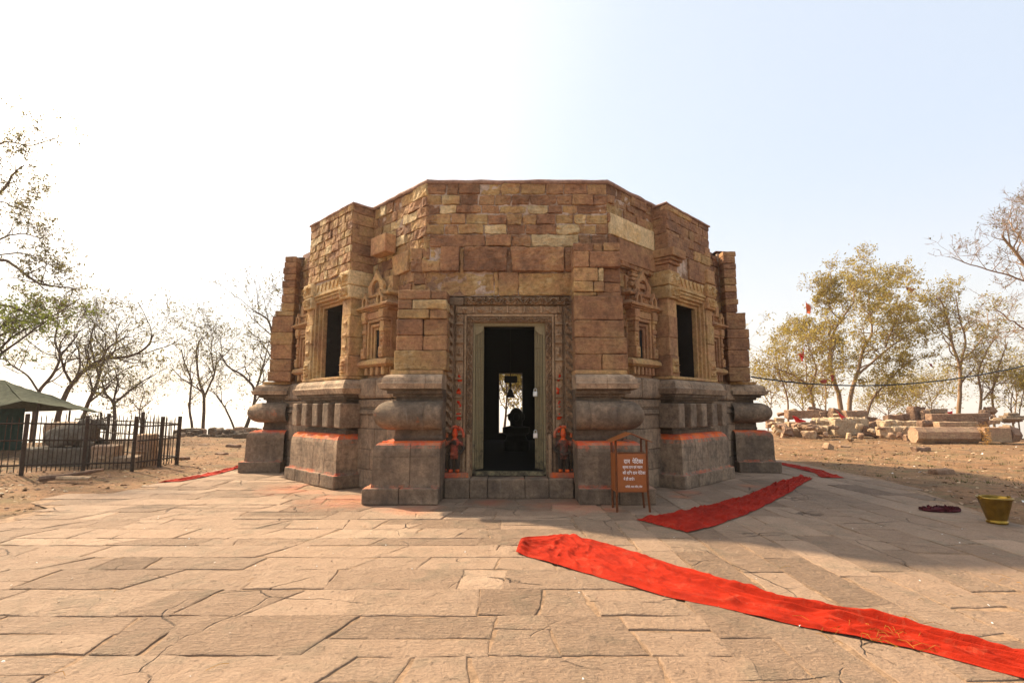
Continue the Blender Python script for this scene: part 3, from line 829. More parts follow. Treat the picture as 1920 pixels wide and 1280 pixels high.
rbox(m, T, (-1.13, -.81), (5.2, 5.455), (3.30, 3.445), .02, .01, .06, (.2, .35, 0, 0))
m.build('frame_fillet', M_FRAME, DF)
# vermilion daubs on the lower jamb figures
M_PIG = stone('vermilion_powder', [(0, (.55, .03, .01)), (.5, (.72, .07, .015)), (1, (.80, .16, .02))], .4, 0, .2)
for sg in (-1, 1):
    for k, z in enumerate([1.12, 1.34, 1.55, 1.78, 2.0]):
        m = MB(); c = sg*.872
        for j in range(3):
            rbox(m, T, (c-.022+rnd.uniform(-.025, .02), c+.018+rnd.uniform(-.02, .025)), (5.44, 5.478+.004*j), (z-.05+.035*j, z-.01+.035*j), .012, .014, .02, (rnd.random()*.5, .35, 0, 0), 30)
        o = m.build('pigment_daub', M_PIG, DF, True)
# guardian figures standing in relief at the foot of the jambs
M_IDOL = stone('oiled_black_relief', [(0, (.030, .024, .018)), (.5, (.05, .038, .027)), (1, (.09, .065, .045))], .5, 0, .3)
def blobfig(name, chains, balls, mat, parent, T, voxel=.014, mark=None):
    "limbs and masses fused into one continuous carved figure"
    m = MB()
    for path, rad in chains:
        n = len(path); pts = []; rr = []
        for i in range(n-1):
            for k in range(4):
                t = k/4; pts.append(Vector(path[i]).lerp(Vector(path[i+1]), t)); rr.append(rad[i]*(1-t)+rad[i+1]*t)
        pts.append(Vector(path[-1])); rr.append(rad[-1])
        tube(m, [Vector(T(*p)) for p in pts], rr, 10)
        for p, r_ in zip(path, rad):
            lathe(m, lambda x, y, z, p=p: tuple(Vector(T(*p))+Vector((x, y, z))), [(r_*math.sin(PI*i/8)+1e-4, -r_*math.cos(PI*i/8)) for i in range(9)], 10)
    for c, (rx, ry, rz) in balls:
        P = Vector(T(*c))
        lathe(m, lambda x, y, z: (P.x+x*rx, P.y+y*ry, P.z+z*rz), [(math.sin(PI*i/10)+1e-4, -math.cos(PI*i/10)) for i in range(11)], 14)
    tmp = m.build(name, mat, parent)
    md = tmp.modifiers.new('fuse', 'REMESH'); md.mode = 'VOXEL'; md.voxel_size = voxel; md.use_smooth_shade = True
    sm = tmp.modifiers.new('soft', 'SMOOTH'); sm.iterations = 3
    dg = bpy.context.evaluated_depsgraph_get(); dg.update()
    me = bpy.data.meshes.new_from_object(tmp.evaluated_get(dg))
    tmp.modifiers.clear(); old = tmp.data; tmp.data = me; bpy.data.meshes.remove(old)
    if not me.materials: me.materials.append(mat)
    if 'mark' in me.color_attributes: me.color_attributes.remove(me.color_attributes['mark'])
    at_ = me.color_attributes.new('mark', 'FLOAT_COLOR', 'POINT')
    rl = root_loc(parent)
    buf = []
    for v in me.vertices:
        buf.extend(mark(v.co.x+rl[0], v.co.y+rl[1], v.co.z+rl[2]) if mark else (.4, .5, 0, 0))
    at_.data.foreach_set('color', buf)
    me.polygons.foreach_set('use_smooth', [True]*len(me.polygons))
    return tmp
def guardian(sg):
    c = sg*.93
    def TT(a, d, z): return T(c+a*sg, d, z)
    m = MB()
    rbox(m, TT, (-.21, .20), (5.2, 5.43), (.31, 1.02), .01, .003, .1, (.15, .2, 0, 0))
    rbox(m, TT, (-.26, -.20), (5.2, 5.52), (.31, 1.04), .012, .004, .08, (.5, .5, 0, 0))
    rbox(m, TT, (-.24, .20), (5.2, 5.56), (.31, .40), .015, .005, .06, (.15, .3, .75, 0))
    pan = m.build('relief_panel', M_FRAME, DF)
    m = MB()                                            # halo arch
    pth = [Vector(TT(.145*math.cos(a), 5.46, 1.02+.15*math.sin(a))) for a in [PI*1.08-PI*1.16*i/16 for i in range(17)]]
    tube(m, pth, .026, 8, (.5, .5, .78, 0)); m.build('halo', M_PLINTH, pan, True)
    def mark(x, y, z):
        pg = 0
        if z > .95: pg = 1.3
        elif z > .84: pg = .62
        elif z > .62: pg = .6 if abs(x-(CX+c)) < .07 else .15
        elif z < .46: pg = 1.2
        return (.4, .5, pg, 0)
    D = 5.50
    chains = [([(-.05, D, .43), (-.055, D+.01, .58), (-.05, D, .72)], [.038, .04, .055]), ([(.06, D, .43), (.07, D+.01, .57), (.04, D, .72)], [.038, .042, .055]),
              ([(-.07, D+.05, .425), (-.05, D, .43)], [.022, .03]), ([(.08, D+.05, .425), (.06, D, .43)], [.022, .03]),
              ([(0, D, .70), (.012, D, .80), (0, D, .90)], [.075, .062, .08]), ([(0, D, .92), (0, D, 1.0)], [.035, .035]),
              ([(-.10, D, .91), (-.155, D, .80), (-.10, D+.03, .72)], [.034, .028, .022]), ([(.10, D, .91), (.165, D, .82), (.15, D+.03, .90)], [.034, .028, .024]),
              ([(-.09, D+.05, .76), (.0, D+.07, .69), (.10, D+.05, .73)], [.022, .026, .022]), ([(.17, D+.01, .80), (.155, D, .60), (.14, D, .44)], [.016, .014, .014])]
    balls = [((0, D+.01, 1.045), (.052, .052, .066)), ((0, D, 1.105), (.04, .04, .045)), ((0, D+.055, 1.04), (.013, .02, .018)), ((0, D+.01, .90), (.095, .05, .05)), ((.155, D+.02, .915), (.03, .03, .03))]
    g = blobfig('guardian_figure', chains, balls, M_IDOL, pan, TT, .012, mark)
    return g
guardian(-1); guardian(1)
# iron door frame and folded leaves
def painted(name, col, rust=.5, metal=0.0, rough=.55):
    t = NT(name); v = t.coord(); n1 = t.noise(v, 7, 8, .7); n2 = t.noise(v, 40, 6, .7)
    tc = t.node('ShaderNodeTexCoord'); sp = t.node('ShaderNodeSeparateXYZ'); t.link(tc.outputs['Object'], sp.inputs[0])
    c = t.mix(1, col, t.ramp(n2, [(.3, .75), (.7, 1.15)]), 'MULTIPLY')
    lo = t.math('MULTIPLY', t.math('SUBTRACT', 1.55, sp.outputs[2]), .16)
    f = t.math('MULTIPLY', t.math('SUBTRACT', t.math('ADD', n1, lo), .60), 6, True)
    c = t.mix(t.math('MULTIPLY', f, rust), c, (.055, .045, .028))
    return t.done(c, t.bump(n2, .3, .01), rough, metal)
M_DOOR = painted('flaking_olive_paint', (.25, .205, .11), 1.0)
m = MB()
for sg in (-1, 1):
    a = sorted((sg*.64, sg*.60)); rbox(m, T, (a[0], a[1]), (5.25, 5.36), (.35, 3.0), .004, 0, .4)
rbox(m, T, (-.60, .60), (5.25, 5.36), (2.94, 3.0), .004, 0, .4); rbox(m, T, (-.60, .60), (5.25, 5.36), (.33, .40), .004, 0, .4)
m.build('iron_frame', M_DOOR, temple)
for sg in (-1, 1):
    m = MB()
    a_out, a_in = .595, .455
    for i in range(5):                                  # folded ribs of the leaf
        f0 = i/5; f1 = (i+1)/5
        s0 = a_out+(a_in-a_out)*f0; s1 = a_out+(a_in-a_out)*f1
        w_ = (s0-s1)
        lo, hi = s1+.003, s0-.003
        if sg < 0: lo, hi = -hi, -lo
        rbox(m, T, (lo, hi), (5.22-.02*i, 5.335-.012*i), (.42+.004*i, 2.93), .008, .0, .6, (.5, .5-.03*i, 0, 0))
    for z in (.78, 1.12, 1.46, 1.86, 2.22, 2.55):
        a = sorted((sg*.592, sg*.458)); rbox(m, T, (a[0], a[1]), (5.2, 5.339), (z, z+.012), .003, 0, .3, (.5, .1, 0, 0))
    L = m.build('door_leaf', M_DOOR, temple)
    m = MB()
    strip(m, T, [(sg*.598, 2.94), (sg*.45, 2.94), (sg*.47, 2.86), (sg*.53, 2.80), (sg*.598, 2.78)] if sg < 0 else [(sg*.598, 2.94), (sg*.598, 2.78), (sg*.53, 2.80), (sg*.47, 2.86), (sg*.45, 2.94)], 5.337, 5.352, (.5, .5, 0, 0))
    m.build('corner_gusset', M_DOOR, L)
    if sg > 0:
        m = MB()
        for z in (1.06, 1.78): rbox(m, T, (.44, .475), (5.29, 5.352), (z, z+.05), .004, 0, .1)
        m.build('hasp', M_DOOR, L)
M_STEEL = plain('worn_steel', (.55, .55, .53), .35, .85, .1, 60, .2)
for z, lb in ((1.74, 'grey steel padlock hanging high on the right door leaf'), (1.02, 'grey steel padlock hanging low on the right door leaf')):
    P = T(.458, 5.385, z); t = thing('padlock', P, lb, 'padlock', 'padlocks on the door')
    m = MB(); rbox(m, placed(P), (-.04, .04), (-.016, .016), (-.055, .035), .012, 0, .05); m.build('lock_body', M_STEEL, t)
    m = MB(); pth = [Vector(P)+Vector((-.024, 0, .03))]+[Vector(P)+Vector((-.024*math.cos(a), 0, .06+.026*math.sin(a))) for a in [PI*i/8 for i in range(9)]]+[Vector(P)+Vector((.024, 0, .03))]
    tube(m, pth, .0065, 8); m.build('shackle', M_STEEL, t)
M_DARKBRONZE = plain('blackened_bronze', (.02, .018, .014), .6, .3)
# bell and four-faced linga in the dark hall
bp = at(957, 745, 12.2)
t = thing('bell', (bp.x, bp.y, bp.z), 'black bell hanging inside the dark hall, outlined against the far doorway', 'bell')
m = MB(); lathe(m, placed(bp), [(.0, .02), (.105, .0), (.10, .02), (.075, .06), (.06, .13), (.05, .17), (.02, .2), (.0, .2)], 20, cap=False); m.build('bell_body', M_DARKBRONZE, t, True)
m = MB(); tube(m, [bp+Vector((0, 0, .19)), bp+Vector((0, 0, 3.6))], .012, 6); m.build('chain', M_DARKBRONZE, t)
m = MB(); rbox(m, placed(bp+Vector((0, 0, .34))), (-.14, .16), (-.03, .03), (0, .16), .01, 0, .1); rbox(m, placed(bp+Vector((0, 0, .24))), (-.03, .03), (-.03, .03), (0, .1), .01, 0, .1); m.build('bell_bracket', M_DARKBRONZE, t)
lp = at(968, 800, 14.6); lp.z = .33
t = thing('stone_linga', lp, 'dark stone linga on a round base in the hall behind the doorway', 'linga')
m = MB(); lathe(m, placed(lp), [(.36, 0), (.36, .25), (.30, .3), (.27, .4), (.38, .48), (.38, .62), (.20, .66)], 24); m.build('pedestal', M_DARKBRONZE, t)
m = MB(); lathe(m, placed(lp), [(.17, .66), (.18, .8), (.18, .98), (.16, 1.06), (.10, 1.13), (.02, 1.16)], 24)
for a in (0, PI/2, PI, -PI/2):
    q = lp+Vector((math.cos(a)*.15, math.sin(a)*.15, .9)); lathe(m, placed(q), [(.09*math.sin(PI*i/8)+1e-3, -.12*math.cos(PI*i/8)) for i in range(9)], 12)
m.build('shaft', M_DARKBRONZE, t, True)
# ------------------------------------------------------------------ ground
def edge_l(y): return -6.95-.03*max(0, y-7)+.0*y
def edge_r(y):
    return 6.55+.32*max(0, min(y-7, 4)) if y > 7 else 6.55
def ground_z(x, y):
    r = math.hypot(x, y-10)
    z = 0.0
    if abs(x) > 6.5 or y > 24:
        k = min(1, max(0, (max(abs(x)-6.9, (y-24)*.5))/1.5))
        z += k*(.05*noise.noise(Vector((x*.5, y*.5, 0)))+.025*noise.noise(Vector((x*1.7, y*1.7, 3)))) - .035*(1-k*.5)
        if x < -7.5: z += k*.10*min(1, (-x-7.5)/3)
    else: z = -.06
    r0 = 22.5 if x < 0 else 22.5+7*min(1, x/6)
    if r > r0: z -= min(150, (r-r0)*.55*min(1, (r-r0)/6))
    return z
mb = MB()
rad = [0]; r_ = .0
while r_ < 40: r_ += .42; rad.append(r_)
while r_ < 9000: r_ *= 1.16; rad.append(r_)
N_ = 168
vs = [(0, 10, ground_z(0, 10))]
for r_ in rad[1:]:
    for k in range(N_):
        a = 2*PI*k/N_; x = r_*math.cos(a); y = 10+r_*math.sin(a); vs.append((x, y, ground_z(x, y)))
fs = [(0, 1+k, 1+(k+1) % N_) for k in range(N_)]
for i in range(len(rad)-2):
    for k in range(N_):
        k2 = (k+1) % N_; a = 1+i*N_
        fs.append((a+k, a+N_+k, a+N_+k2, a+k2))
mb.add(vs, fs, (.5, .5, 0, 0))
t = NT('dry_earth'); v = t.coord()
n1 = t.noise(v, .35, 8, .6); n2 = t.noise(v, 3.2, 8, .65); n3 = t.noise(v, 22, 6, .7); n4 = t.noise(v, .9, 6, .6, .5)
c = t.ramp(n1, [(.3, (.185, .096, .045)), (.5, (.25, .135, .064)), (.7, (.305, .178, .09))])
c = t.mix(t.ramp(n4, [(.5, 0), (.66, .75)]), c, (.135, .092, .05))
c = t.mix(1, c, t.ramp(n2, [(.25, .5), (.5, 1), (.75, 1.3)]), 'MULTIPLY')
c = t.mix(.9, c, t.ramp(n3, [(.3, .5), (.5, 1.0), (.7, 1.35)]), 'MULTIPLY')
gr = t.noise(v, 1.3, 7, .7)
c = t.mix(t.math('MULTIPLY', t.ramp(gr, [(.50, 0), (.64, 1)]), .55), c, (.17, .14, .06))
vo = t.node('ShaderNodeTexVoronoi'); vo.inputs['Scale'].default_value = 13; t.link(v, vo.inputs['Vector'])
h = t.math('ADD', t.math('MULTIPLY', n3, .6), t.math('ADD', t.math('MULTIPLY', n2, 1.1), t.math('MULTIPLY', t.ramp(vo.outputs['Distance'], [(.05, 1.0), (.35, 0.0)]), .35)))
M_EARTH = t.done(c, t.bump(h, .9, .09), .95)
o = mb.build('ground', M_EARTH, None, True, False); tag(o, kind='structure')

# ------------------------------------------------------------------ paved court: slabs ringed round the temple
t = NT('court_sandstone'); tone, val, pig, alp = t.mark(); v = t.coord()
n1 = t.noise(v, .55, 6, .6); n2 = t.noise(v, 5.5, 9, .68, .3); n3 = t.noise(v, 38, 7, .75); n5 = t.noise(v, 1.9, 9, .62, 1.2)
tt = t.math('ADD', tone, t.math('MULTIPLY', t.math('SUBTRACT', n2, .5), 1.3), True)
c = t.ramp(tt, [(0, (.255, .168, .108)), (.35, (.33, .220, .144)), (.65, (.375, .255, .17)), (1, (.425, .30, .203))])
c = t.mix(t.math('MULTIPLY', t.ramp(n5, [(.52, 0), (.64, 1)]), .55), c, (.235, .18, .12))
c = t.mix(.8, c, t.ramp(n3, [(.28, .62), (.5, 1.0), (.72, 1.22)]), 'MULTIPLY')
vv = t.node('ShaderNodeCombineColor'); va = t.math('ADD', val, .5)
for i in range(3): t.link(va, vv.inputs[i])
c = t.mix(1, c, vv.outputs[0], 'MULTIPLY')
# dark pits and flaked layers
pits = t.noise(v, 11, 9, .8, .5)
c = t.mix(t.math('MULTIPLY', t.ramp(pits, [(.62, 0), (.72, 1)]), .5), c, (.09, .065, .045))
# vermilion powder trodden into the stones near the piers
sp = t.node('ShaderNodeSeparateXYZ'); t.link(v, sp.inputs[0])
def patch(cx, cy, r):
    dx = t.math('MULTIPLY', t.math('SUBTRACT', sp.outputs[0], cx), 1/r); dy = t.math('MULTIPLY', t.math('SUBTRACT', sp.outputs[1], cy), 1/r)
    return t.math('SUBTRACT', 1.0, t.math('SQRT', t.math('ADD', t.math('MULTIPLY', dx, dx), t.math('MULTIPLY', dy, dy))), True)
acc = None
for q in ((-2.6, 8.7, 1.3), (-1.5, 8.05, .8), (-.35, 8.55, .55), (.9, 8.3, 1.1), (1.45, 7.95, .35), (3.1, 9.5, .5), (2.85, 9.1, .4), (-3.9, 10.0, 1.3), (4.6, 10.3, .4)):
    p = patch(*q); acc = p if acc is None else t.math('MAXIMUM', acc, p)
pn = t.noise(v, 2.6, 8, .65, .6)
pm = t.math('MULTIPLY', t.math('SUBTRACT', t.math('ADD', t.math('MULTIPLY', acc, .75), pn), .72), 2.2, True)
c = t.mix(t.math('MULTIPLY', pm, .42), c, t.ramp(t.noise(v, 4, 4, .5), [(.4, (.60, .14, .07)), (.65, (.66, .22, .07))]))
wv = t.coord(); wn_ = t.node('ShaderNodeTexNoise'); wn_.inputs['Scale'].default_value = 1.6; wn_.inputs['Detail'].default_value = 7; t.link(wv, wn_.inputs['Vector'])
wmx = t.node('ShaderNodeMix', data_type='VECTOR'); wmx.inputs[0].default_value = .28; t.link(wv, wmx.inputs[4]); t.link(wn_.outputs['Color'], wmx.inputs[5])
vc_ = t.node('ShaderNodeTexVoronoi', feature='DISTANCE_TO_EDGE'); vc_.inputs['Scale'].default_value = 1.15; t.link(wmx.outputs[1], vc_.inputs['Vector'])
crk = t.ramp(vc_.outputs['Distance'], [(.0, 1.0), (.008, 0.0)])
crk = t.math('MULTIPLY', crk, t.ramp(t.noise(v, .8, 5, .6), [(.50, 0), (.58, 1)]))
c = t.mix(t.math('MULTIPLY', crk, .55), c, (.06, .042, .03))
rip = t.noise(t.coord((3.5, 14, 3)), 3.0, 6, .65, .8)
ra = t.math('ADD', .35, t.math('MULTIPLY', alp, 1.6)); h = t.math('ADD', t.math('MULTIPLY', t.math('MULTIPLY', n2, ra), .9), t.math('MULTIPLY', n3, .28)); h = t.math('ADD', h, t.math('MULTIPLY', n5, .6))
h = t.math('ADD', h, t.math('MULTIPLY', t.math('MULTIPLY', rip, ra), .5)); h = t.math('SUBTRACT', h, t.math('MULTIPLY', t.ramp(pits, [(.60, 0), (.72, 1)]), .4))
h = t.math('SUBTRACT', h, t.math('MULTIPLY', crk, 1.2))
M_PAVE = t.done(c, t.bump(h, 1.0, .07), .85)
M_JOINT = plain('sandy_joint', (.25, .16, .095), .95, 0, .8, 35, .55)
prn = random.Random(5)
pv = MB()
def octr(th):
    a = (th+PI/8) % (PI/4) - PI/8 if False else ((th+PI/2+PI/8) % (PI/4)) - PI/8
    return .55*(math.cos(PI/8)/math.cos(a))/math.cos(PI/8)+.45
def polar(rho, th):
    k = octr(th); return CX+rho*k*math.cos(th), CY+rho*k*math.sin(th)
PAVE_Z = 0.0
def add_slab(c4, mark, dz):
    "slab from four corners with wavering edges, chamfered lip and worn surface"
    out = []
    for i in range(4):
        a = Vector((c4[i][0], c4[i][1], 0)); b = Vector((c4[(i+1) % 4][0], c4[(i+1) % 4][1], 0)); L = (b-a).length
        n = max(2, int(L/.085)); nrm = Vector((-(b-a).y, (b-a).x, 0))/max(L, 1e-6)
        for k in range(n):
            p = a.lerp(b, k/n)
            w_ = noise.noise(Vector((p.x*2.1, p.y*2.1, dz*99)))*.022 + noise.noise(Vector((p.x*7, p.y*7, dz*55)))*.018 - (.05*max(0, noise.noise(Vector((p.x*3.1, p.y*3.1, 4)))-.35))
            out.append(p+nrm*w_)
    ctr = sum(out, Vector())/len(out); n = len(out)
    vs = []; 
    for ins, z in ((-.004, -.06), (0, dz-.012), (.005, dz-.003), (.015, dz)):
        for p in out:
            d = (ctr-p); q = p+d.normalized()*min(ins, d.length*.3)
            vs.append((q.x, q.y, PAVE_Z+z+(noise.noise(Vector((q.x*5, q.y*5, 9)))*.004 if z > -.05 else 0)))
    fs = []
    for r_ in range(3):
        for k in range(n):
            k2 = (k+1) % n; fs.append((r_*n+k, r_*n+k2, (r_+1)*n+k2, (r_+1)*n+k))
    fs.append(tuple(3*n+k for k in range(n)))
    pv.add(vs, fs, mark)
def blocked(x, y):
    dx, dy = abs(x-CX), abs(y-CY)
    return max(dx, dy, (dx+dy)/math.sqrt(2)) < 4.7
def court_slab(cs, right):
    j = lambda k: prn.uniform(-k, k)
    mx = sum(c[0] for c in cs)/4; my = sum(c[1] for c in cs)/4
    if blocked(mx, my): return
    el_, er_ = edge_l(my), edge_r(my)
    if 8.3 < my < 9.6 and mx < 0: el_ -= .75
    if mx < el_+.12 or mx > er_-.12: return
    cs = [(min(max(x+j(.018), el_), er_), y+j(.018)) for x, y in cs]
    add_slab(cs, (min(1, max(0, prn.gauss(.5, .14))), min(.58, max(.34, prn.gauss(.45, .045))), 0, prn.random()**1.6), prn.uniform(-.0035, .006))
def gap(): return prn.choice((.001, .002, .003, .004, .008))
SPLIT = lambda y: 1.35
y = -2.4
while y < 20:                                           # courses running across in front and at the left
    h = prn.uniform(.30, .66); x = -8.2+prn.uniform(0, .5); sk0 = prn.uniform(-.05, .05)
    xe = SPLIT(y) if y < 9.5 else -4.0
    while x < xe-.05:
        w_ = prn.choice((prn.uniform(.32, .7), prn.uniform(.6, 1.25)))
        if x+w_ > xe-.3: w_ = xe-x
        sk1 = prn.uniform(-.10, .28) if x < -1 else prn.uniform(-.10, .08)
        parts = [(y, y+h)]
        if h > .5 and prn.random() < .35: f = prn.uniform(.35, .65); parts = [(y, y+h*f), (y+h*f, y+h)]
        for y0, y1 in parts:
            f0, f1_ = (y0-y)/h, (y1-y)/h; g = gap()
            court_slab([(x+sk0*f0+g, y0+g), (x+w_+sk1*f0-g, y0+g), (x+w_+sk1*f1_-g, y1-g), (x+sk0*f1_+g, y1-g)], False)
        x += w_; sk0 = sk1
    y += h
x = 1.35
while x < 9:                                            # long strips running away at the right
    w_ = prn.uniform(.34, .58); y = -2.4+prn.uniform(0, .8); sk = prn.uniform(-.03, .03)
    while y < 20:
        L = prn.uniform(.55, 1.5); g = gap(); s2 = prn.uniform(-.06, .06)
        court_slab([(x+g, y+g), (x+w_-g, y+g+s2), (x+w_-g, y+L-g+s2), (x+g, y+L-g)], True)
        y += L+0*s2
    x += w_
o = pv.build('paving', M_PAVE, None, False, False); tag(o, kind='structure')
jb = MB(); ys = [-2.4+.5*i for i in range(50)]
jv = []
for y in ys: jv += [(edge_l(y)-(.7 if 8.3 < y < 9.6 else -.02), y, -.007), (edge_r(y)-.02, y, -.007)]
jb.add(jv, [(2*i, 2*i+1, 2*i+3, 2*i+2) for i in range(len(ys)-1)], (0, .5, 0, 0))
o = jb.build('paving_bed', M_JOINT); tag(o, kind='structure')

# ------------------------------------------------------------------ red cloths
t = NT('red_cotton'); v = t.coord(); n1 = t.noise(v, 3, 8, .65); n2 = t.noise(v, 180, 3, .6); tone, val, pig, alp = t.mark()
c = t.mix(tone, (.32, .0175, .005), (.30, .016, .008))
c = t.mix(1, c, t.ramp(n1, [(.3, .72), (.7, 1.22)]), 'MULTIPLY')
du = t.noise(v, 6, 9, .75, .5)
c = t.mix(t.math('MULTIPLY', t.ramp(du, [(.55, 0), (.72, 1)]), .4), c, (.36, .13, .07))
c = t.mix(t.math('MULTIPLY', t.ramp(t.noise(v, 2.2, 7, .7, 1.5), [(.55, 0), (.68, 1)]), .5), c, (.17, .010, .006))
t.b.inputs['Specular IOR Level'].default_value = .1
M_CLOTH = t.done(c, t.bump(t.math('ADD', n2, t.math('MULTIPLY', t.noise(v, 9, 8, .72, 1.0), 3.0)), .5, .012), .9)
def cloth(name, A, B, label, seed, tone=.0, wr=.022, fold=None, group='red cloth strips laid on the paving'):
    "strip between two edge lines, wrinkled and lying on the stones"
    def resample(P, n):
        P = [Vector((p[0], p[1], 0)) for p in P]; L = [0]
        for i in range(1, len(P)): L.append(L[-1]+(P[i]-P[i-1]).length)
        out = []
        for k in range(n):
            s = L[-1]*k/(n-1); i = 0
            while i < len(P)-2 and L[i+1] < s: i += 1
            f = (s-L[i])/max(1e-6, L[i+1]-L[i]); out.append(P[i].lerp(P[i+1], f))
        return out, L[-1]
    _, L = resample(A, 2); nu = max(20, int(L/.022)); a, _ = resample(A, nu); b, _ = resample(B, nu)
    wdt = sum((p-q).length for p, q in zip(a, b))/nu; nv = max(8, int(wdt/.013))
    m = MB(); vs = []; fs = []
    for i in range(nu):
        for j in range(nv+1):
            f = j/nv; p = a[i].lerp(b[i], f); u = i/nu*L
            d = (a[min(i+1, nu-1)]-a[max(i-1, 0)]).normalized(); nr = Vector((-d.y, d.x, 0))
            edge = min(f, 1-f, i/nu*L/wdt, (nu-1-i)/nu*L/wdt)
            w1 = noise.noise(Vector((u*1.3+seed, f*wdt*9, seed*2.3)))
            w2 = noise.noise(Vector((u*7+seed, f*wdt*13, seed)))
            w3 = noise.noise(Vector((u*.9+seed, f*wdt*3, seed*5)))
            w4 = noise.noise(Vector((u*3.3+seed, f*wdt*22+1.5*w3, seed*3)))
            z = .004+max(0, (1-abs(w1)*7))*wr*1.3+max(0, w2)*wr*.25+max(0, w3)*wr*.5+max(0, 1-abs(w4)*9)*wr*.8
            if fold: z += fold(u, f, L)
            z = z*min(1, .2+edge*9)
            jit = noise.noise(Vector((u*2.2, seed, f)))*.015+(noise.noise(Vector((u*9, seed+3, round(f))))*.012 if min(f, 1-f) < .06 else 0)
            q = p+nr*jit
            vs.append((q.x, q.y, .007+z))
    W = nv+1
    for i in range(nu-1):
        for j in range(nv): fs.append((i*W+j, i*W+j+1, (i+1)*W+j+1, (i+1)*W+j))
    m.add(vs, fs, (tone, .5, 0, 0))
    base = Vector(vs[(nu//2)*W+nv//2]); base.z = 0
    o = single(m, name, M_CLOTH, label, 'cloth', base, group, True)
    md = o.modifiers.new('thick', 'SOLIDIFY'); md.thickness = .003; md.offset = 1
    sb = o.modifiers.new('fine', 'SUBSURF'); sb.levels = 1; sb.render_levels = 1
    return o
def f1(u, f, L):
    def ridge(c, w_, h): return max(0, 1-abs(f-c)/w_)**1.4*h
    on = min(1, max(0, (u-1.3)/.9))
    r1 = ridge(.64+.05*math.sin(u*1.1), .05, .075)*on
    r2 = ridge(.53+.04*math.sin(u*1.3+1), .035, .055)*on
    r4 = ridge(.80+.03*math.sin(u*.9+2), .03, .025)*min(1, max(0, (u-2.4)/.6))
    r5 = ridge(.25+.06*math.sin(u*.8), .025, .018)*min(1, max(0, (u-.9)/.8))
    r3 = max(0, 1-u/.16)*.07*(1 if f < .75 else 0)
    cr = max(0, 1-abs(u-.55)/.6)*max(0, 1-abs(noise.noise(Vector((u*6+f*3, f*4-u*2, 2))))*5)*.035
    return r1+r2+r3+r4+r5+cr
lower1 = [(.04, 5.62), (.42, 5.22), (.80, 4.83), (1.23, 4.37), (1.56, 4.15), (1.98, 3.81), (2.48, 3.49), (2.84, 3.11), (3.5, 2.55), (4.3, 2.0)]
upper1 = [(.10, 6.22), (.63, 6.44), (1.06, 6.0), (1.5, 5.3), (1.81, 4.83), (2.11, 4.43), (2.53, 4.1), (2.87, 3.77), (3.2, 3.33), (3.9, 2.75), (4.7, 2.2)]
cloth('red_cloth', lower1, upper1, 'longest red cloth strip, running across the sunlit front corner out of the picture', 3.1, 0, .026, f1)
cloth('red_cloth', [(2.11, 6.49), (2.57, 6.86), (3.30, 7.59), (4.1, 8.5), (4.86, 9.41), (5.75, 10.6), (6.38, 11.34)], [(1.66, 7.25), (2.3, 7.72), (3.2, 8.40), (3.8, 8.95), (4.5, 9.75), (5.3, 10.7), (6.1, 11.45)], 'red cloth strip in the shade beside the right window bay', 8.7, .55, .04)
cloth('red_cloth', [(6.64, 11.5), (6.95, 12.3), (7.0, 13.2), (7.05, 14.5), (6.9, 15.5)], [(7.08, 11.4), (7.3, 12.4), (7.42, 13.5), (7.22, 14.5), (7.0, 15.6)], 'short red cloth strip farthest right, behind the right corner of the temple', 5.3, .45, .02)
cloth('red_cloth', [(-7.05, 10.65), (-6.9, 11.7), (-6.95, 13.0), (-7.05, 14.2), (-6.8, 15.5)], [(-6.72, 10.9), (-6.6, 11.9), (-6.72, 13.0), (-6.9, 14.3), (-6.6, 15.6)], 'narrow orange red cloth strip at the left edge of the paving', 2.2, .0, .02)

# ------------------------------------------------------------------ donation box
M_BROWN = plain('brown_enamel', (.29, .082, .014), .42, .1, .08, 60, .12, .5)
M_BROWNLEG = plain('worn_brown_enamel', (.13, .038, .009), .5, .1, .15, 40, .35)
M_WHITE = plain('white_lettering', (.80, .76, .72), .7, 0, 0, 40, .08)
yf, yb = 7.78, 8.10
x0, x1 = 1.50, 1.985
box = thing('donation_box', ((x0+x1)/2, (yf+yb)/2, 0), 'brown metal collection box on legs with white painted writing below the right pier', 'donation box')
m = MB(); rbox(m, ident, (x0, x1), (yf, yb), (.28, .825), .006, .0008, .1, (.5, .5, 0, 0)); m.build('box_body', M_BROWN, box)
for lx in (x0+.016, x1-.016):
    for ly in (yf-.004, yb+.004):
        m = MB(); sx_ = .02 if lx < 1.7 else -.02
        tube(m, [(lx+(0 if lx < 1.7 else .02), ly, 0), (lx, ly, .28), (lx, ly, 1.02 if True else 1)], .017, 4); m.build('leg', M_BROWNLEG, box)
m = MB()
xm = (x0+x1)/2
for sg in (-1, 1):
    xa = xm+sg*.30; 
    lo, hi = 1.0, 1.125
    vs = [(xm, yf-.05, hi), (xm, yb+.05, hi), (xa, yb+.05, lo), (xa, yf-.05, lo)]
    m.add(vs+[(x, y, z-.008) for x, y, z in vs], [(0, 1, 2, 3), (7, 6, 5, 4), (0, 3, 7, 4), (1, 0, 4, 5), (2, 1, 5, 6), (3, 2, 6, 7)], (.5, .5, 0, 0))
m.build('gable_roof', M_BROWN, box)
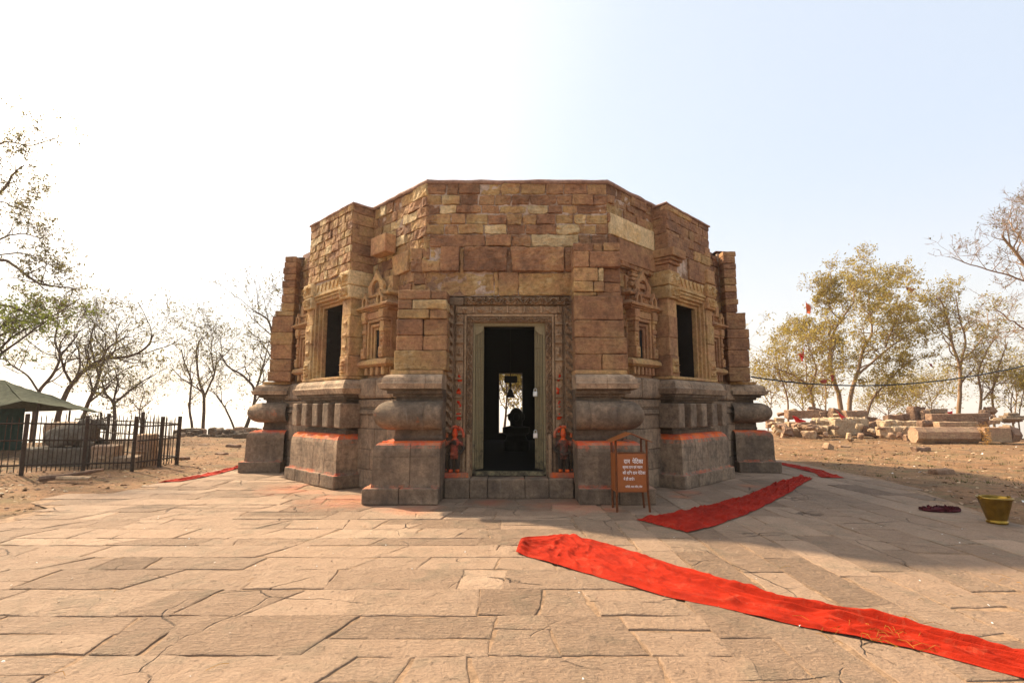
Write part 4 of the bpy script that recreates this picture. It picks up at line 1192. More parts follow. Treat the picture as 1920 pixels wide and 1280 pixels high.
def text_mesh(name, body, size, loc, rot, mat, parent, extrude=.0008, align='LEFT', bold=.0):
    cu = bpy.data.curves.new(name, 'FONT'); cu.body = body; cu.size = size; cu.extrude = extrude; cu.align_x = align; cu.offset = bold
    to = bpy.data.objects.new(name, cu); COL.objects.link(to)
    dg = bpy.context.evaluated_depsgraph_get(); dg.update()
    me = bpy.data.meshes.new_from_object(to.evaluated_get(dg))
    bpy.data.objects.remove(to)
    M = Matrix.Translation(Vector(loc)-Vector(root_loc(parent))) @ rot
    me.transform(M); me.materials.clear(); me.materials.append(mat); me.name = name
    o = bpy.data.objects.new(name, me); COL.objects.link(o); o.parent = parent
    return o
RX = Matrix.Rotation(PI/2, 4, 'X')
for body, xx, zz, wd in (('दान  पेिटका', .13, .69, .28), ('कृपया दान एवं चढाव', .11, .62, .29), ('की रािश दान पेिटका', .11, .535, .33), ('में ही डाले।', .12, .45, .155), ('सिमित, माता मंिदर, सेवा', .143, .347, .245)):
    o = text_mesh('lettering', body, .1, (0, 0, 0), RX, M_WHITE, box, .0, 'LEFT', .0018)
    xs = [v.co.x for v in o.data.vertices]; k = wd/(max(xs)-min(xs)); xmin = min(xs); rl = root_loc(box)
    for v in o.data.vertices:
        v.co = ((v.co.x-xmin)*k+x0+xx-rl[0], yf-.004-rl[1], (v.co.z+rl[2])*k*1.3+zz-rl[2])
# ------------------------------------------------------------------ brass bucket, garland
M_BRASS = plain('scuffed_brass', (.33, .205, .035), .38, .85, .35, 14, .5)
bk = Vector((6.33, 7.06, .004))
t = thing('bucket', bk, 'tapered brass bucket standing at the right edge of the paving', 'bucket')
m = MB(); lathe(m, placed(bk), [(.085, .0), (.112, .0), (.112, .03), (.10, .036), (.108, .05), (.175, .30), (.19, .315), (.193, .327), (.182, .33), (.165, .30), (.10, .05), (.0, .048)], 40, cap=False); m.build('bucket_body', M_BRASS, t, True)
m = MB(); tube(m, [bk+Vector((.187*math.cos(a), .187*math.sin(a)*.85, .315-.0*abs(math.sin(a)))) for a in [PI*i/14 for i in range(15)]], .006, 6); m.build('handle', M_BRASS, t, True)
m = MB()
for sg in (-1, 1): rbox(m, placed(bk+Vector((sg*.187, 0, .32))), (-.012, .012), (-.02, .02), (-.02, .025), .005, 0, .1)
m.build('handle_lug', M_BRASS, t)
M_DRIED = plain('dried_maroon_petals', (.075, .010, .014), .9, 0, .4, 50, .5)
m = MB(); grn = random.Random(4); gb = Vector((6.25, 7.85, .0))
for i in range(260):
    a = grn.uniform(0, 2*PI); rr = grn.random()**.6
    p = gb+Vector((rr*.27*math.cos(a)+.05*math.sin(a*2), rr*.13*math.sin(a), .02+.05*(1-rr)*grn.random()+.012))
    q = Quaternion((grn.uniform(-1, 1), grn.uniform(-1, 1), grn.uniform(-1, 1), grn.uniform(-1, 1))).normalized(); k = grn.uniform(.014, .03)
    vs = [p+q @ Vector(w) for w in ((-k, -k*.6, 0), (k, -k*.6, k*.3), (k*.8, k*.7, 0), (-k*.8, k*.7, k*.35))]
    vs = [Vector((w.x, w.y, max(.006, w.z))) for w in vs]
    m.add(vs, [(0, 1, 2), (0, 2, 3)], (grn.random(), .5, 0, 0))
for k in range(3):
    tube(m, [gb+Vector((.25*math.cos(a)*(1-.2*k), .11*math.sin(a+k)*(1-.1*k), .022+.012*k)) for a in [2*PI*i/20 for i in range(21)]], .018, 6)
o = single(m, 'garland', M_DRIED, 'crumpled dark maroon flower garland lying on the paving near the brass bucket', 'garland', gb)

# ------------------------------------------------------------------ iron railing enclosure
M_IRON = plain('rusty_railing_iron', (.050, .032, .021), .7, .2, .3, 60, .4)
fr = thing('iron_fence', (-9.4, 12.2, 0), 'dark iron picket railing enclosing carved stones at the left', 'fence')
def gz(x, y): return ground_z(x, y)
def run(P, Q, h, spacing, posts, rails=(.18, .62, .92), pick=.0125, lean=.0):
    P = Vector((P[0], P[1], 0)); Q = Vector((Q[0], Q[1], 0)); L = (Q-P).length; d = (Q-P)/L
    for f in posts:
        p = P.lerp(Q, f); z0 = gz(p.x, p.y); m = MB(); rbox(m, placed((p.x, p.y, z0), math.atan2(d.y, d.x)), (-.036, .036), (-.036, .036), (-.15, h+.10+frn.uniform(-.02, .04)), .006, .002, .3); m.build('post', M_IRON, fr)
    for r_ in rails:
        m = MB(); pts = []
        for i in range(7):
            p = P.lerp(Q, i/6); pts.append((p.x, p.y, gz(P.x, P.y)*(1-i/6)+gz(Q.x, Q.y)*i/6+h*r_))
        tube(m, pts, .018, 4); m.build('rail', M_IRON, fr)
    n = int(L/spacing)
    for i in range(1, n):
        p = P+d*(spacing*i); z0 = gz(p.x, p.y)
        tl = frn.uniform(-.02, .02); hh = h*(1+frn.uniform(-.03, .06)); m = MB()
        off = Vector((-d.y, d.x, 0))*.02
        tube(m, [(p.x+off.x, p.y+off.y, z0+.06), (p.x+off.x+d.x*tl, p.y+off.y, z0+hh), (p.x+off.x+d.x*tl, p.y+off.y, z0+hh+.07)], [pick, pick, .002], 4)
        m.build('picket', M_IRON, fr)
frn = random.Random(9)
run((-12.6, 9.75), (-10.32, 11.25), 1.18, .10, (1.0,))
run((-10.32, 11.25), (-8.95, 12.62), 1.18, .078, (.52, .99))
run((-8.95, 12.70), (-8.86, 14.1), 1.14, .095, (.55, 1.0))
run((-8.9, 14.15), (-13.2, 16.0), 1.16, .17, (.33, .66))
# orange marigold threads tied on the rails
# recumbent stone bull, plinth, carved fragments inside the railing
M_BULL = stone('grey_carved_stone', [(0, (.085, .07, .05)), (.5, (.13, .105, .075)), (1, (.19, .15, .105))], .5, .3, .3)
bl = Vector((-11.15, 13.5, .52))
zb0 = gz(-11.1, 13.5)
m = MB(); rbox(m, placed((-11.0, 13.35, zb0)), (-.95, .62), (-.45, .45), (-.1, .42), .05, .02, .12, (.4, .5, 0, 0)); 
o = single(m, 'stone_plinth', M_BULL, 'long low grey stone plinth under the stone bull inside the railing', 'plinth', (-11.0, 13.35, zb0))
bull = thing('bull_statue', (-10.95, 13.4, zb0+.42), 'grey recumbent stone bull statue lying on a plinth behind the railing', 'statue')
bz = zb0+.42
TT = lambda x, y, z: (-10.95+x, 13.4+y, bz+z)
ch = [([(-.62, 0, .20), (-.45, 0, .27), (-.05, 0, .30), (.25, 0, .33)], [.20, .26, .28, .24]), ([(.20, 0, .36), (.42, -.02, .52), (.50, -.03, .56)], [.22, .16, .13]), ([(.50, -.03, .56), (.66, -.06, .50), (.74, -.07, .46)], [.115, .085, .06]),
      ([(.25, -.22, .20), (.55, -.24, .08), (.30, -.26, .06)], [.08, .06, .05]), ([(.25, .22, .20), (.55, .24, .08), (.30, .26, .06)], [.08, .06, .05]), ([(-.45, -.22, .18), (-.15, -.28, .10), (-.40, -.30, .05)], [.13, .09, .05]), ([(-.45, .22, .18), (-.15, .28, .10), (-.40, .30, .05)], [.13, .09, .05]),
      ([(.46, -.11, .63), (.44, -.21, .66)], [.035, .02]), ([(.46, .06, .63), (.44, .16, .66)], [.035, .02]), ([(.50, -.09, .66), (.54, -.11, .76)], [.03, .015]), ([(.50, .04, .66), (.54, .06, .76)], [.03, .015]), ([(-.80, 0, .24), (-.84, -.04, .08)], [.04, .025])]
bb = [((.12, 0, .58), (.16, .13, .12)), ((-.55, 0, .24), (.27, .28, .23)), ((.0, 0, .28), (.40, .30, .27))]
blobfig('bull_body', ch, bb, M_BULL, bull, TT, .022)
for nm, cx_, cy_, w_, dp, ht, rot, lab, mt, rg in (
    ('carved_block', -9.98, 13.15, .27, .2, .52, .1, 'pinkish carved stone block leaning behind the railing, right of the bull', M_RUBBLE, .012),
    ('carved_block', -9.42, 13.75, .20, .16, .80, -.1, 'tall slender pinkish carved stone standing behind the right half of the railing', M_RUBBLE, .012),
    ('carved_block', -9.5, 13.2, .26, .2, .28, .3, 'small dark stone block low behind the railing, between two posts', M_GREYSTONE, .02),
    ('carved_block', -12.6, 15.0, .40, .3, 1.0, .2, 'upright grey carved slab farthest left behind the railing', M_GREYSTONE, .02)):
    m = MB(); z0 = gz(cx_, cy_); rbox(m, placed((cx_, cy_, z0), rot, .06), (-w_, w_), (-dp, dp), (-.08, ht), .03, rg, .06, (.65, .55, 0, 0), 7)
    if ht > .5: band(m, lambda a, d, z: placed((cx_, cy_, z0), rot, .06)(a, -d, z), (-w_*.7, .1), (-w_*.7, ht*.85), (1, 0), w_*1.4, dp+.02, figures(.25), .04, .03, (.65, .55, 0, 0))
    single(m, nm, mt, lab, 'stone block', (cx_, cy_, z0), 'carved fragments inside the railing')

# ------------------------------------------------------------------ green canopy
M_TARP = plain('green_tarpaulin', (.075, .080, .055), .95, 0, .4, 25, .3, .03)
M_TARPDARK = plain('dark_green_cloth', (.012, .045, .035), .9, 0, .4, 20, .3)
cn = thing('canopy', (-16.4, 16.6, 0), 'faded green tarpaulin canopy on poles behind the railing at the far left', 'canopy')
def P3(px, py, y): return at(px, py, y)
apex = P3(8, 712, 16.6); eR = P3(190, 772, 16.0); eF = P3(42, 750, 15.2); eFl = P3(-160, 792, 14.8); apl = P3(-240, 700, 17.0); eB = P3(150, 768, 18.5); eBl = P3(-250, 775, 19.0)
m = MB()
def patchq(a, b, c, d, n=14, sag=.10):
    vs = []; fs = []
    for i in range(n+1):
        for j in range(n+1):
            u, v_ = i/n, j/n
            p = a.lerp(b, u).lerp(d.lerp(c, u), v_)
            s = 4*u*(1-u)*sag*.6+4*v_*(1-v_)*sag*.5
            p = p+Vector((0, 0, -s+.03*noise.noise(p*3)+.02*noise.noise(p*9)))
            vs.append(p)
    W = n+1
    for i in range(n):
        for j in range(n): fs.append((i*W+j, (i+1)*W+j, (i+1)*W+j+1, i*W+j+1))
    m.add(vs, fs, (.5, .5, 0, 0))
patchq(apex, eF, eR, apex.lerp(eR, .5), 14, .06)
patchq(apl, eFl, eF, apex, 14, .12)
patchq(apex, apex.lerp(eR, .5), eR, eB, 10, .08)
patchq(apl, apex, eB, eBl, 10, .08)
m.build('tarpaulin', M_TARP, cn, True)
for q in (eR+Vector((-.25, .3, 0)), eF+Vector((.1, .4, .0)), eFl+Vector((.2, .3, 0)), eB+Vector((-.2, -.2, 0))):
    m = MB(); tube(m, [(q.x, q.y, -.1), (q.x+.02, q.y, q.z-.02)], .03, 6); m.build('pole', M_IRON, cn)
m = MB(); a_ = P3(-120, 770, 17.6); b_ = P3(46, 765, 17.6)
n = 30; vs = []
for i in range(n+1):
    p = a_.lerp(b_, i/n); k = .06*math.sin(i*1.3); vs += [(p.x, p.y+k, 0), (p.x, p.y+k*.5, p.z)]
m.add(vs, [(2*i, 2*i+2, 2*i+3, 2*i+1) for i in range(n)], (.5, .5, 0, 0)); m.build('back_curtain', M_TARPDARK, cn, True)
# ------------------------------------------------------------------ rubble of carved stones
rrn = random.Random(21)
def block(px0, px1, py0, py1, y, label, name='fallen_stone', mat=None, dep=None, tone='r', rough=.055, rot=None, ry=0, rx=0, r=.04, grp=None, cat='stone', fn=None):
    y = y*1.0
    a = at(px0, py1, y); b = at(px1, py0, y)
    gzz = ground_z((a.x+b.x)/2, y)-.03
    if gzz < a.z < .3: a.z = max(gzz, a.z-.16)
    w_ = b.x-a.x; h = b.z-a.z; cx_ = (a.x+b.x)/2
    dep = dep if dep else max(.25, min(w_*.6, h*1.3))
    rz = rot if rot is not None else rrn.uniform(-.25, .25)
    T_ = placed((cx_, y, a.z), rz, rx, ry)
    m = MB(); rbox(m, T_, (-w_/2, w_/2), (-dep/2, dep/2), (0, h), r, rough, max(.06, w_/14), mk(tone), 3.4)
    if fn: fn(m, T_, w_, dep, h)
    return single(m, name, mat or M_RUBBLE, label, cat, (cx_, y, a.z), grp)
RG = 'fallen temple stones along the right edge'
def disc(px, py, rpx, y, label, ribs=True, tone='y', tilt=.5, thick=.5):
    c = at(px, py, y); r_ = rpx/FOC*y
    m = MB(); M = Matrix.Translation(c) @ Matrix.Rotation(tilt, 4, 'X')
    n = 48; prof = [(.3, -.32*thick), (.85, -.32*thick), (.98, -.2*thick), (1.0, 0), (.98, .2*thick), (.85, .32*thick), (.3, .32*thick)]
    vs = []; fs = []
    for rr, z in prof:
        for k in range(n):
            a = 2*PI*k/n; q = rr*(1-(.12 if ribs and k % 4 == 0 and rr > .8 else 0))*r_
            vs.append(tuple(M @ Vector((q*math.cos(a), q*math.sin(a), z*r_*2))))
    for i in range(len(prof)-1):
        for k in range(n): k2 = (k+1) % n; fs.append((i*n+k, i*n+k2, (i+1)*n+k2, (i+1)*n+k))
    fs += [tuple(reversed(range(n))), tuple((len(prof)-1)*n+k for k in range(n))]
    m.add(vs, fs, mk(tone)); return single(m, 'ribbed_disc', M_RUBBLE, label, 'stone', c, RG)
def studs(m, T_, w_, dp, h):
    n = max(3, int(w_/.28))
    for i in range(n):
        s = -w_/2+w_*(i+.5)/n
        rbox(m, T_, (s-w_/n*.32, s+w_/n*.32), (-dp/2-.05, 0), (h*.45, h*.98), .05, .03, .07, mk('y'), 6)
def carvedtop(m, T_, w_, dp, h):
    n = max(4, int(w_/.2))
    for i in range(n):
        s = -w_/2+w_*(i+.5)/n
        rbox(m, T_, (s-w_/n*.38, s+w_/n*.38), (-dp*.45, dp*.4), (h*.8, h*1.12), .03, .04, .06, mk('y'), 8)
block(1476, 1532, 769, 784, 29, 'long flat slab on top of the rubble near the temple corner', tone='r', grp=RG)
block(1531, 1556, 772, 784, 29.5, 'greyish squared block beside the long flat slab in the rubble', tone='t', grp=RG)
block(1556, 1582, 768, 786, 29, 'wedge shaped stone behind the second red cloth scrap in the rubble', tone='t', grp=RG, ry=.15)
block(1582, 1620, 770, 787, 28.5, 'wide squared block with a dark end below the leafy tree trunks', tone='r', grp=RG)
block(1477, 1520, 791, 811, 27, 'large block with an ochre stained left end in the lower row', tone='o', grp=RG, rough=.02)
disc(1535, 800, 16, 27, 'pale ribbed round stone lying right of the ochre stained squared block', True, 'y', .9, .55)
block(1551, 1618, 786, 808, 27, 'wide ochre block carved with scalloped knobs along its top', tone='y', grp=RG, fn=carvedtop, r=.03, rot=.1)
disc(1463, 804, 15, 27.5, 'small ribbed round stone nearest the temple corner in the rubble', True, 'y', .9, .6)
block(1454, 1470, 783, 797, 28.5, 'ochre lump of stone beside the first red cloth scrap', tone='y', grp=RG)
block(1525, 1550, 783, 793, 28, 'low tan stone between the two red cloth scraps', tone='y', grp=RG)
block(1436, 1451, 787, 801, 28, 'small upright tan stone next to the temple corner', tone='t', grp=RG)
block(1617, 1641, 782, 801, 28, 'dull brown block right of the scalloped ochre block', tone='p', grp=RG)
block(1633, 1656, 789, 803, 27, 'pinkish slanting stone left of the stacked carved fragments', tone='r', grp=RG, ry=-.3)
block(1616, 1643, 801, 811, 26.5, 'low reddish wedge in front of the dull brown block', tone='p', grp=RG, ry=.25)
block(1649, 1684, 788, 801, 26, 'carved fragment with three knobs, upper left of the stack', tone='y', grp=RG, fn=studs, rot=.1)
block(1684, 1724, 789, 800, 26.2, 'carved fragment with knobs, upper right of the stack', tone='y', grp=RG, fn=studs, rot=-.15)
block(1646, 1668, 800, 811, 25.6, 'squared ochre piece at the lower left of the carved stack', tone='y', grp=RG, rough=.02)
block(1668, 1716, 800, 813, 25.6, 'long ochre moulding at the bottom of the carved stack', tone='y', grp=RG, fn=studs, rot=-.1)
block(1660, 1690, 777, 787, 27, 'thin brown slabs lying on the carved stack', tone='r', grp=RG)
block(1690, 1713, 775, 787, 27.2, 'rough dark topped stone behind the carved stack', tone='p', grp=RG)
block(1706, 1731, 762, 788, 27, 'tall purple brown block rising above the rubble', tone='p', grp=RG, rot=.2)
block(1728, 1742, 768, 789, 26.6, 'rounded brown stone leaning on the tall purple block', tone='r', grp=RG, r=.15, rough=.06)
block(1723, 1755, 787, 803, 25, 'dark rounded boulder left of the stacked beams', tone='b', grp=RG, r=.16, rough=.07)
block(1742, 1772, 766, 776, 29, 'pale grey stone above the stacked beams', tone='t', mat=M_GREYSTONE, grp=RG)
block(1743, 1846, 775, 790, 25, 'long reddish beam on top of the stack at right', name='fallen_beam', tone='r', grp=RG, rough=.015, rot=-.04, dep=.45, ry=-.02)
block(1755, 1828, 790, 801, 24.4, 'shorter ochre beam under the long reddish beam', name='fallen_beam', tone='o', grp=RG, rough=.02, rot=.02, dep=.4)
block(1828, 1848, 783, 802, 24.8, 'squared end block right of the stacked beams', tone='p', grp=RG)
block(1868, 1920, 784, 790, 24, 'grey slab below the gabled stone at the right edge', tone='t', mat=M_GREYSTONE, grp=RG)
# octagonal column shaft and its capital lying on the ground
def prism(pA, pB, r_, n, mb, mark, rough=.012, taper=1.0, rings=14, rot0=PI/8):
    d = (pB-pA).normalized(); u = d.cross(Vector((0, 0, 1))).normalized(); w_ = u.cross(d)
    vs = []; fs = []
    per = 4
    N = n*per
    for i in range(rings+1):
        p = pA.lerp(pB, i/rings); rr = r_*(1+(taper-1)*i/rings)
        for k in range(n):
            a0 = rot0+2*PI*k/n; a1 = rot0+2*PI*(k+1)/n
            for e in range(per):
                f = e/per
                q = p+(u*math.cos(a0)+w_*math.sin(a0))*rr*(1-f)+(u*math.cos(a1)+w_*math.sin(a1))*rr*f
                vs.append(q+nz(q, 4, 1.0)*rough)
    for i in range(rings):
        for k in range(N): k2 = (k+1) % N; fs.append((i*N+k, i*N+k2, (i+1)*N+k2, (i+1)*N+k))
    fs += [tuple(reversed(range(N))), tuple(rings*N+k for k in range(N))]
    mb.add(vs, fs, mark)
y_ = 22.6
a = at(1712, 818, y_); b = at(1828, 816, y_-.2)
rsh = .5*(832-802)/FOC*y_*1.02
a.z = b.z = rsh*.95
m = MB(); prism(a, b, rsh, 8, m, (.55, .6, 0, 0)); k = a.lerp(b, .13); prism(k, a.lerp(b, .16), rsh*1.04, 8, m, (.6, .5, 0, 0), .006, 1, 2)
single(m, 'column_shaft', M_RUBBLE, 'fallen eight sided pinkish column shaft lying along the front of the rubble', 'column', (a.x, a.y, 0), RG)
a = at(1836, 814, 22.3); b = at(1884, 813, 22.3); rc = .5*(834-797)/FOC*22.3; a.z = b.z = rc*.85
m = MB(); prism(a, b, rc, 4, m, (.6, .55, 0, 0), .012, 1, 10, PI/4); prism(b, b+Vector((.5, .1, 0)), rc*.95, 6, m, (.3, .5, 0, 0), .02, .8, 5, 0)
single(m, 'column_capital', M_RUBBLE, 'fallen squared column capital with a stepped end, right of the eight sided shaft', 'column', (a.x, a.y, 0), RG)
y_ = 22.0
p = at(1830, 800, y_); m = MB(); grn = random.Random(8)
M_STRAW = plain('golden_dry_grass', (.36, .17, .02), .95, 0, .4, 40, .45)
for i in range(420):
    f = grn.random(); c_ = Vector((p.x+grn.gauss(0, .07), p.y-.55+grn.uniform(-.1, .55)*(1-f*.7)-.0, .02+.80*(1-f)+grn.gauss(0, .03)))
    k = grn.uniform(.03, .09); dr = Vector((grn.uniform(-1, 1), grn.uniform(-1, 1), grn.uniform(-1.2, .5))).normalized()
    m.add([c_, c_+dr*k, c_+dr*k*.6+Vector((.012, 0, .012))], [(0, 1, 2)], (grn.random(), .5, 0, 0))
single(m, 'flower_garland', M_STRAW, 'golden marigold garland draped between the fallen shaft and its capital', 'garland', (p.x, p.y-.5, 0))
# gabled stone at the right edge
a = at(1872, 787, 24); b = at(1922, 775, 24)
m = MB(); w_ = b.x-a.x; h = b.z-a.z; T_ = placed((a.x+w_/2, 24, a.z))
for dz, ww, hh in ((0, 1.0, .35), (.35, .7, .3), (.65, .4, .45)):
    rbox(m, T_, (-w_/2*ww, w_/2*ww), (-.3*ww, .3*ww), (h*dz, h*(dz+hh)), .03, .015, .1, mk('t'))
single(m, 'gabled_stone', M_GREYSTONE, 'grey stepped roof shaped stone at the right edge of the picture', 'stone', (a.x+w_/2, 24, a.z), RG)
# smaller pieces in front
small = [(1510, 1535, 812, 821, 'pointed tan stone standing alone on the earth before the rubble', .4), (1545, 1558, 832, 842, 'small dark pointed stone alone on the bare earth', .5), (1745, 1782, 879, 886, 'flat tan slab lying on the shaded earth nearest the paving', 0),
         (1649, 1672, 811, 818, 'flat reddish chip left of the fallen shaft, below the carved stack', 0), (1672, 1694, 812, 818, 'flat pale chip just left of the column shaft', 0), (1697, 1711, 815, 825, 'squared chip touching the left end of the column shaft', 0), (1463, 1476, 812, 821, 'tilted grey chip near the temple corner', .4), (1575, 1592, 835, 838, 'flat pale chip half sunk in the earth', 0), (1590, 1612, 806, 812, 'pale chip in front of the scalloped ochre block', .2)]
for px0, px1, py0, py1, lb, ry in small:
    g = ground_at((px0+px1)/2, py1); block(px0, px1, py0, py1, g.y, lb, 'loose_stone', tone=rrn.choice('trtr'), r=.03, rough=.03, ry=ry, grp='loose stones on the earth at right')
block(1712, 1742, 838, 844, ground_at(1727, 844).y, 'low dark stone on the edge of the shaded earth', 'loose_stone', tone='p', grp='loose stones on the earth at right')
# broken pieces lying between the big stones
for i in range(75):
    f = rrn.random(); px = 1440+470*f; py = rrn.uniform(792, 818) if rrn.random() < .75 else rrn.uniform(772, 792)
    if 1700 < px < 1885 and py > 800: continue
    y = 27.5-2.5*(py-792)/20+rrn.uniform(-1, 1); s = rrn.uniform(4, 12)
    block(px-s, px+s, py-s*rrn.uniform(.5, 1.1), py, y, 'rough broken piece of sandstone filling the gaps of the rubble at right', 'broken_stone', tone=rrn.choice('tryop'), r=.05, rough=.075, ry=rrn.uniform(-.35, .35), rx=rrn.uniform(-.3, .3), rot=rrn.uniform(-1, 1), grp='small broken stones of the right rubble')
for i in range(26):
    px = rrn.uniform(330, 500); py = rrn.uniform(806, 824); s = rrn.uniform(4, 10)
    block(px-s, px+s, py-s*rrn.uniform(.4, .8), py, 26.5+rrn.uniform(-1.5, 1.5), 'rough broken piece of grey stone in the low rubble row at left', 'broken_stone', M_GREYSTONE, tone=rrn.choice('btp'), r=.05, rough=.075, ry=rrn.uniform(-.3, .3), rot=rrn.uniform(-1, 1), grp='small broken stones of the left rubble')
# red cloth scraps in the rubble
M_RED = plain('bright_red_cloth', (.55, .018, .018), .85, 0, .3, 30, .2)
M_DULLRED = plain('faded_red_cloth', (.30, .045, .03), .85, 0, .3, 30, .25)
M_ORANGE = plain('saffron_cloth', (.62, .12, .03), .85, 0, .3, 30, .2)
def scrap(px_pts, y, label, mat, name='red_flag', dy=.12, grp=None):
    pts = [at(px, py, y+(dy if i % 2 else -dy)) for i, (px, py) in enumerate(px_pts)]
    c_ = sum(pts, Vector())/len(pts); m = MB(); vs = []; fs = []
    n = len(pts); ring = []
    for i in range(n):
        a_, b_ = pts[i], pts[(i+1) % n]
        for k in range(4): ring.append(a_.lerp(b_, k/4))
    N = len(ring)
    for fct in (1, .66, .33):
        for q in ring:
            z = c_.lerp(q, fct); vs.append(z+nz(z, 5, y)*.05)
    vs.append(c_)
    for r_ in range(2):
        for k in range(N): k2 = (k+1) % N; fs.append((r_*N+k, r_*N+k2, (r_+1)*N+k2, (r_+1)*N+k))
    for k in range(N): fs.append((2*N+k, 2*N+(k+1) % N, 3*N))
    m.add(vs, fs, (.5, .5, 0, 0))
    o = single(m, name, mat, label, 'flag' if 'flag' in name else 'cloth', c_, grp, True)
    md = o.modifiers.new('thick', 'SOLIDIFY'); md.thickness = .006
    return o
scrap([(1486, 779), (1512, 789), (1508, 792), (1491, 791)], 26.4, 'bright red cloth scrap caught between stones near the temple corner', M_RED, 'cloth_scrap', grp='red cloth scraps in the rubble')
scrap([(1567, 769), (1588, 784), (1581, 787)], 26.6, 'bright red pointed cloth scrap draped over the middle of the rubble', M_RED, 'cloth_scrap', grp='red cloth scraps in the rubble')
scrap([(1777, 772), (1786, 771), (1787, 777), (1778, 778)], 25.0, 'small red cloth scrap behind the long beam', M_RED, 'cloth_scrap', grp='red cloth scraps in the rubble')

# left rubble row
LG = 'stones of the low rubble row on the left'
lst = [(330, 366, 803, 812, 29, 'flat grey stone at the left end of the rubble row', 'grey'), (352, 378, 806, 816, 27.5, 'low grey stone leaning on its neighbour in the rubble row', 'grey'), (366, 386, 803, 815, 28, 'pale pointed stone under the twin tree trunks', 't'), (392, 406, 803, 812, 28, 'pointed dark stone right of the twin tree trunks', 'grey'),
       (405, 428, 805, 817, 27.2, 'greenish grey block in the middle of the rubble row', 'grey'), (424, 450, 803, 812, 28, 'pale flat stone resting on top of the rubble row', 't'), (440, 475, 801, 811, 27, 'long pale grey slab next to the temple on the left', 't'), (372, 408, 813, 823, 25.8, 'dark flat slab along the front of the rubble row', 'grey'), (405, 445, 814, 823, 25.4, 'long dark slab along the front of the rubble row', 'grey'), (440, 478, 811, 821, 25.0, 'dark grey slab nearest the temple in the rubble row', 'grey'), (470, 510, 805, 820, 27, 'large grey stone half hidden behind the left temple pier', 'grey')]
for px0, px1, py0, py1, y, lb, tn in lst:
    block(px0, px1, py0, py1, y, lb, 'rubble_stone', M_GREYSTONE if tn == 'grey' else M_RUBBLE, None, 'b' if tn == 'grey' else 't', .05, r=.06, grp=LG, ry=rrn.uniform(-.1, .1))
for px0, px1, py0, py1, lb in ((375, 392, 832, 840, 'pointed brown stone on the sandy slope left of the temple'), (352, 384, 842, 846, 'flat dark stone on the sandy slope'), (424, 450, 833, 842, 'dark flat stone jutting from the slope beside the left pier'), (405, 425, 848, 855, 'low brown stone on the slope above the red strip'), (331, 352, 856, 863, 'flat stone at the foot of the end railing post'), (440, 462, 829, 832, 'thin pale slab at the top of the slope beside the left pier')):
    g = ground_at((px0+px1)/2, py1); block(px0, px1, py0, py1, g.y, lb, 'loose_stone', M_RUBBLE, None, 'p', .03, r=.04, grp='loose stones on the left slope')
g = ground_at(125, 905)
m = MB(); tube(m, [Vector((g.x-.45, g.y-.1, .09)), Vector((g.x, g.y, .14)), Vector((g.x+.45, g.y+.35, .22))], [.06, .05, .03], 7, (.1, .4, 0, 0)); tube(m, [Vector((g.x-.15, g.y-.05, .10)), Vector((g.x+.55, g.y-.1, .10))], [.05, .04], 7, (.7, .6, 0, 0))
single(m, 'dead_branch', M_RUBBLE, 'short dead branch lying on the earth in front of the railing', 'branch', (g.x, g.y, .05))

# pebbles, dry leaves and litter scattered over the earth
def scatter(name, region, n, smin, smax, mat, seed, flat=.5, zf=None):
    q = random.Random(seed); m = MB(); i = 0
    while i < n:
        x, y = region(q)
        s = q.uniform(smin, smax); z = (zf or ground_z)(x, y); c_ = Vector((x, y, z+s*flat*.2))
        Q = Quaternion((q.uniform(.6, 1), q.uniform(-.3, .3), q.uniform(-.3, .3), q.uniform(-1, 1))).normalized()
        vs = [c_+Q @ Vector((s*a*q.uniform(.6, 1.1), s*b*q.uniform(.6, 1.1), s*c*flat*q.uniform(.6, 1.1))) for a, b, c in ((1, 0, 0), (.3, .8, 0), (-.8, .5, 0), (-.7, -.6, 0), (.4, -.9, 0), (.1, 0, .8), (0, .1, -.5))]
        fs = [(k, (k+1) % 5, 5) for k in range(5)]+[((k+1) % 5, k, 6) for k in range(5)]
        m.add(vs, fs, (q.random(), q.uniform(.3, .7), 0, 0)); i += 1
    o = m.build(name, mat); tag(o, kind='stuff'); return o
def regL(q):
    while True:
        y = 6.5+q.random()**1.6*20; x = -7.1-q.random()*(2+y*.9)
        if x < edge_l(y)-.15 and not (8.2 < y < 9.7 and x > -7.9): return x, y
def regR(q):
    while True:
        y = 6.5+q.random()**1.3*22; x = 6.8+q.random()*(2+y*.9)
        if x > edge_r(y)+.1: return x, y
scatter('gravel', regL, 2600, .012, .06, M_RUBBLE, 1)
scatter('gravel', regR, 2200, .012, .07, M_RUBBLE, 2)
M_LEAFLIT = plain('dry_leaf_litter', (.11, .065, .03), .9, 0, .2, 30, .5)
M_PALELIT = plain('pale_litter', (.42, .33, .22), .9, 0, .2, 30, .4)
scatter('dry_leaves', regL, 2400, .02, .05, M_LEAFLIT, 3, .12)
scatter('dry_leaves', regL, 900, .02, .055, M_PALELIT, 4, .12)
scatter('dry_leaves', regR, 1300, .02, .05, M_LEAFLIT, 5, .12)
scatter('pale_litter', regR, 90, .03, .07, plain('white_litter', (.7, .68, .64), .8), 6, .25)
def regP(q): return q.uniform(-5.5, 6.2), 1.2+q.random()*7
scatter('petal_litter', regP, 150, .005, .013, plain('white_petals', (.75, .72, .66), .8), 7, .3, lambda x, y: .012)
scatter('grit', regP, 900, .003, .008, M_JOINT, 17, .5, lambda x, y: .009)
q = random.Random(44); m = MB()
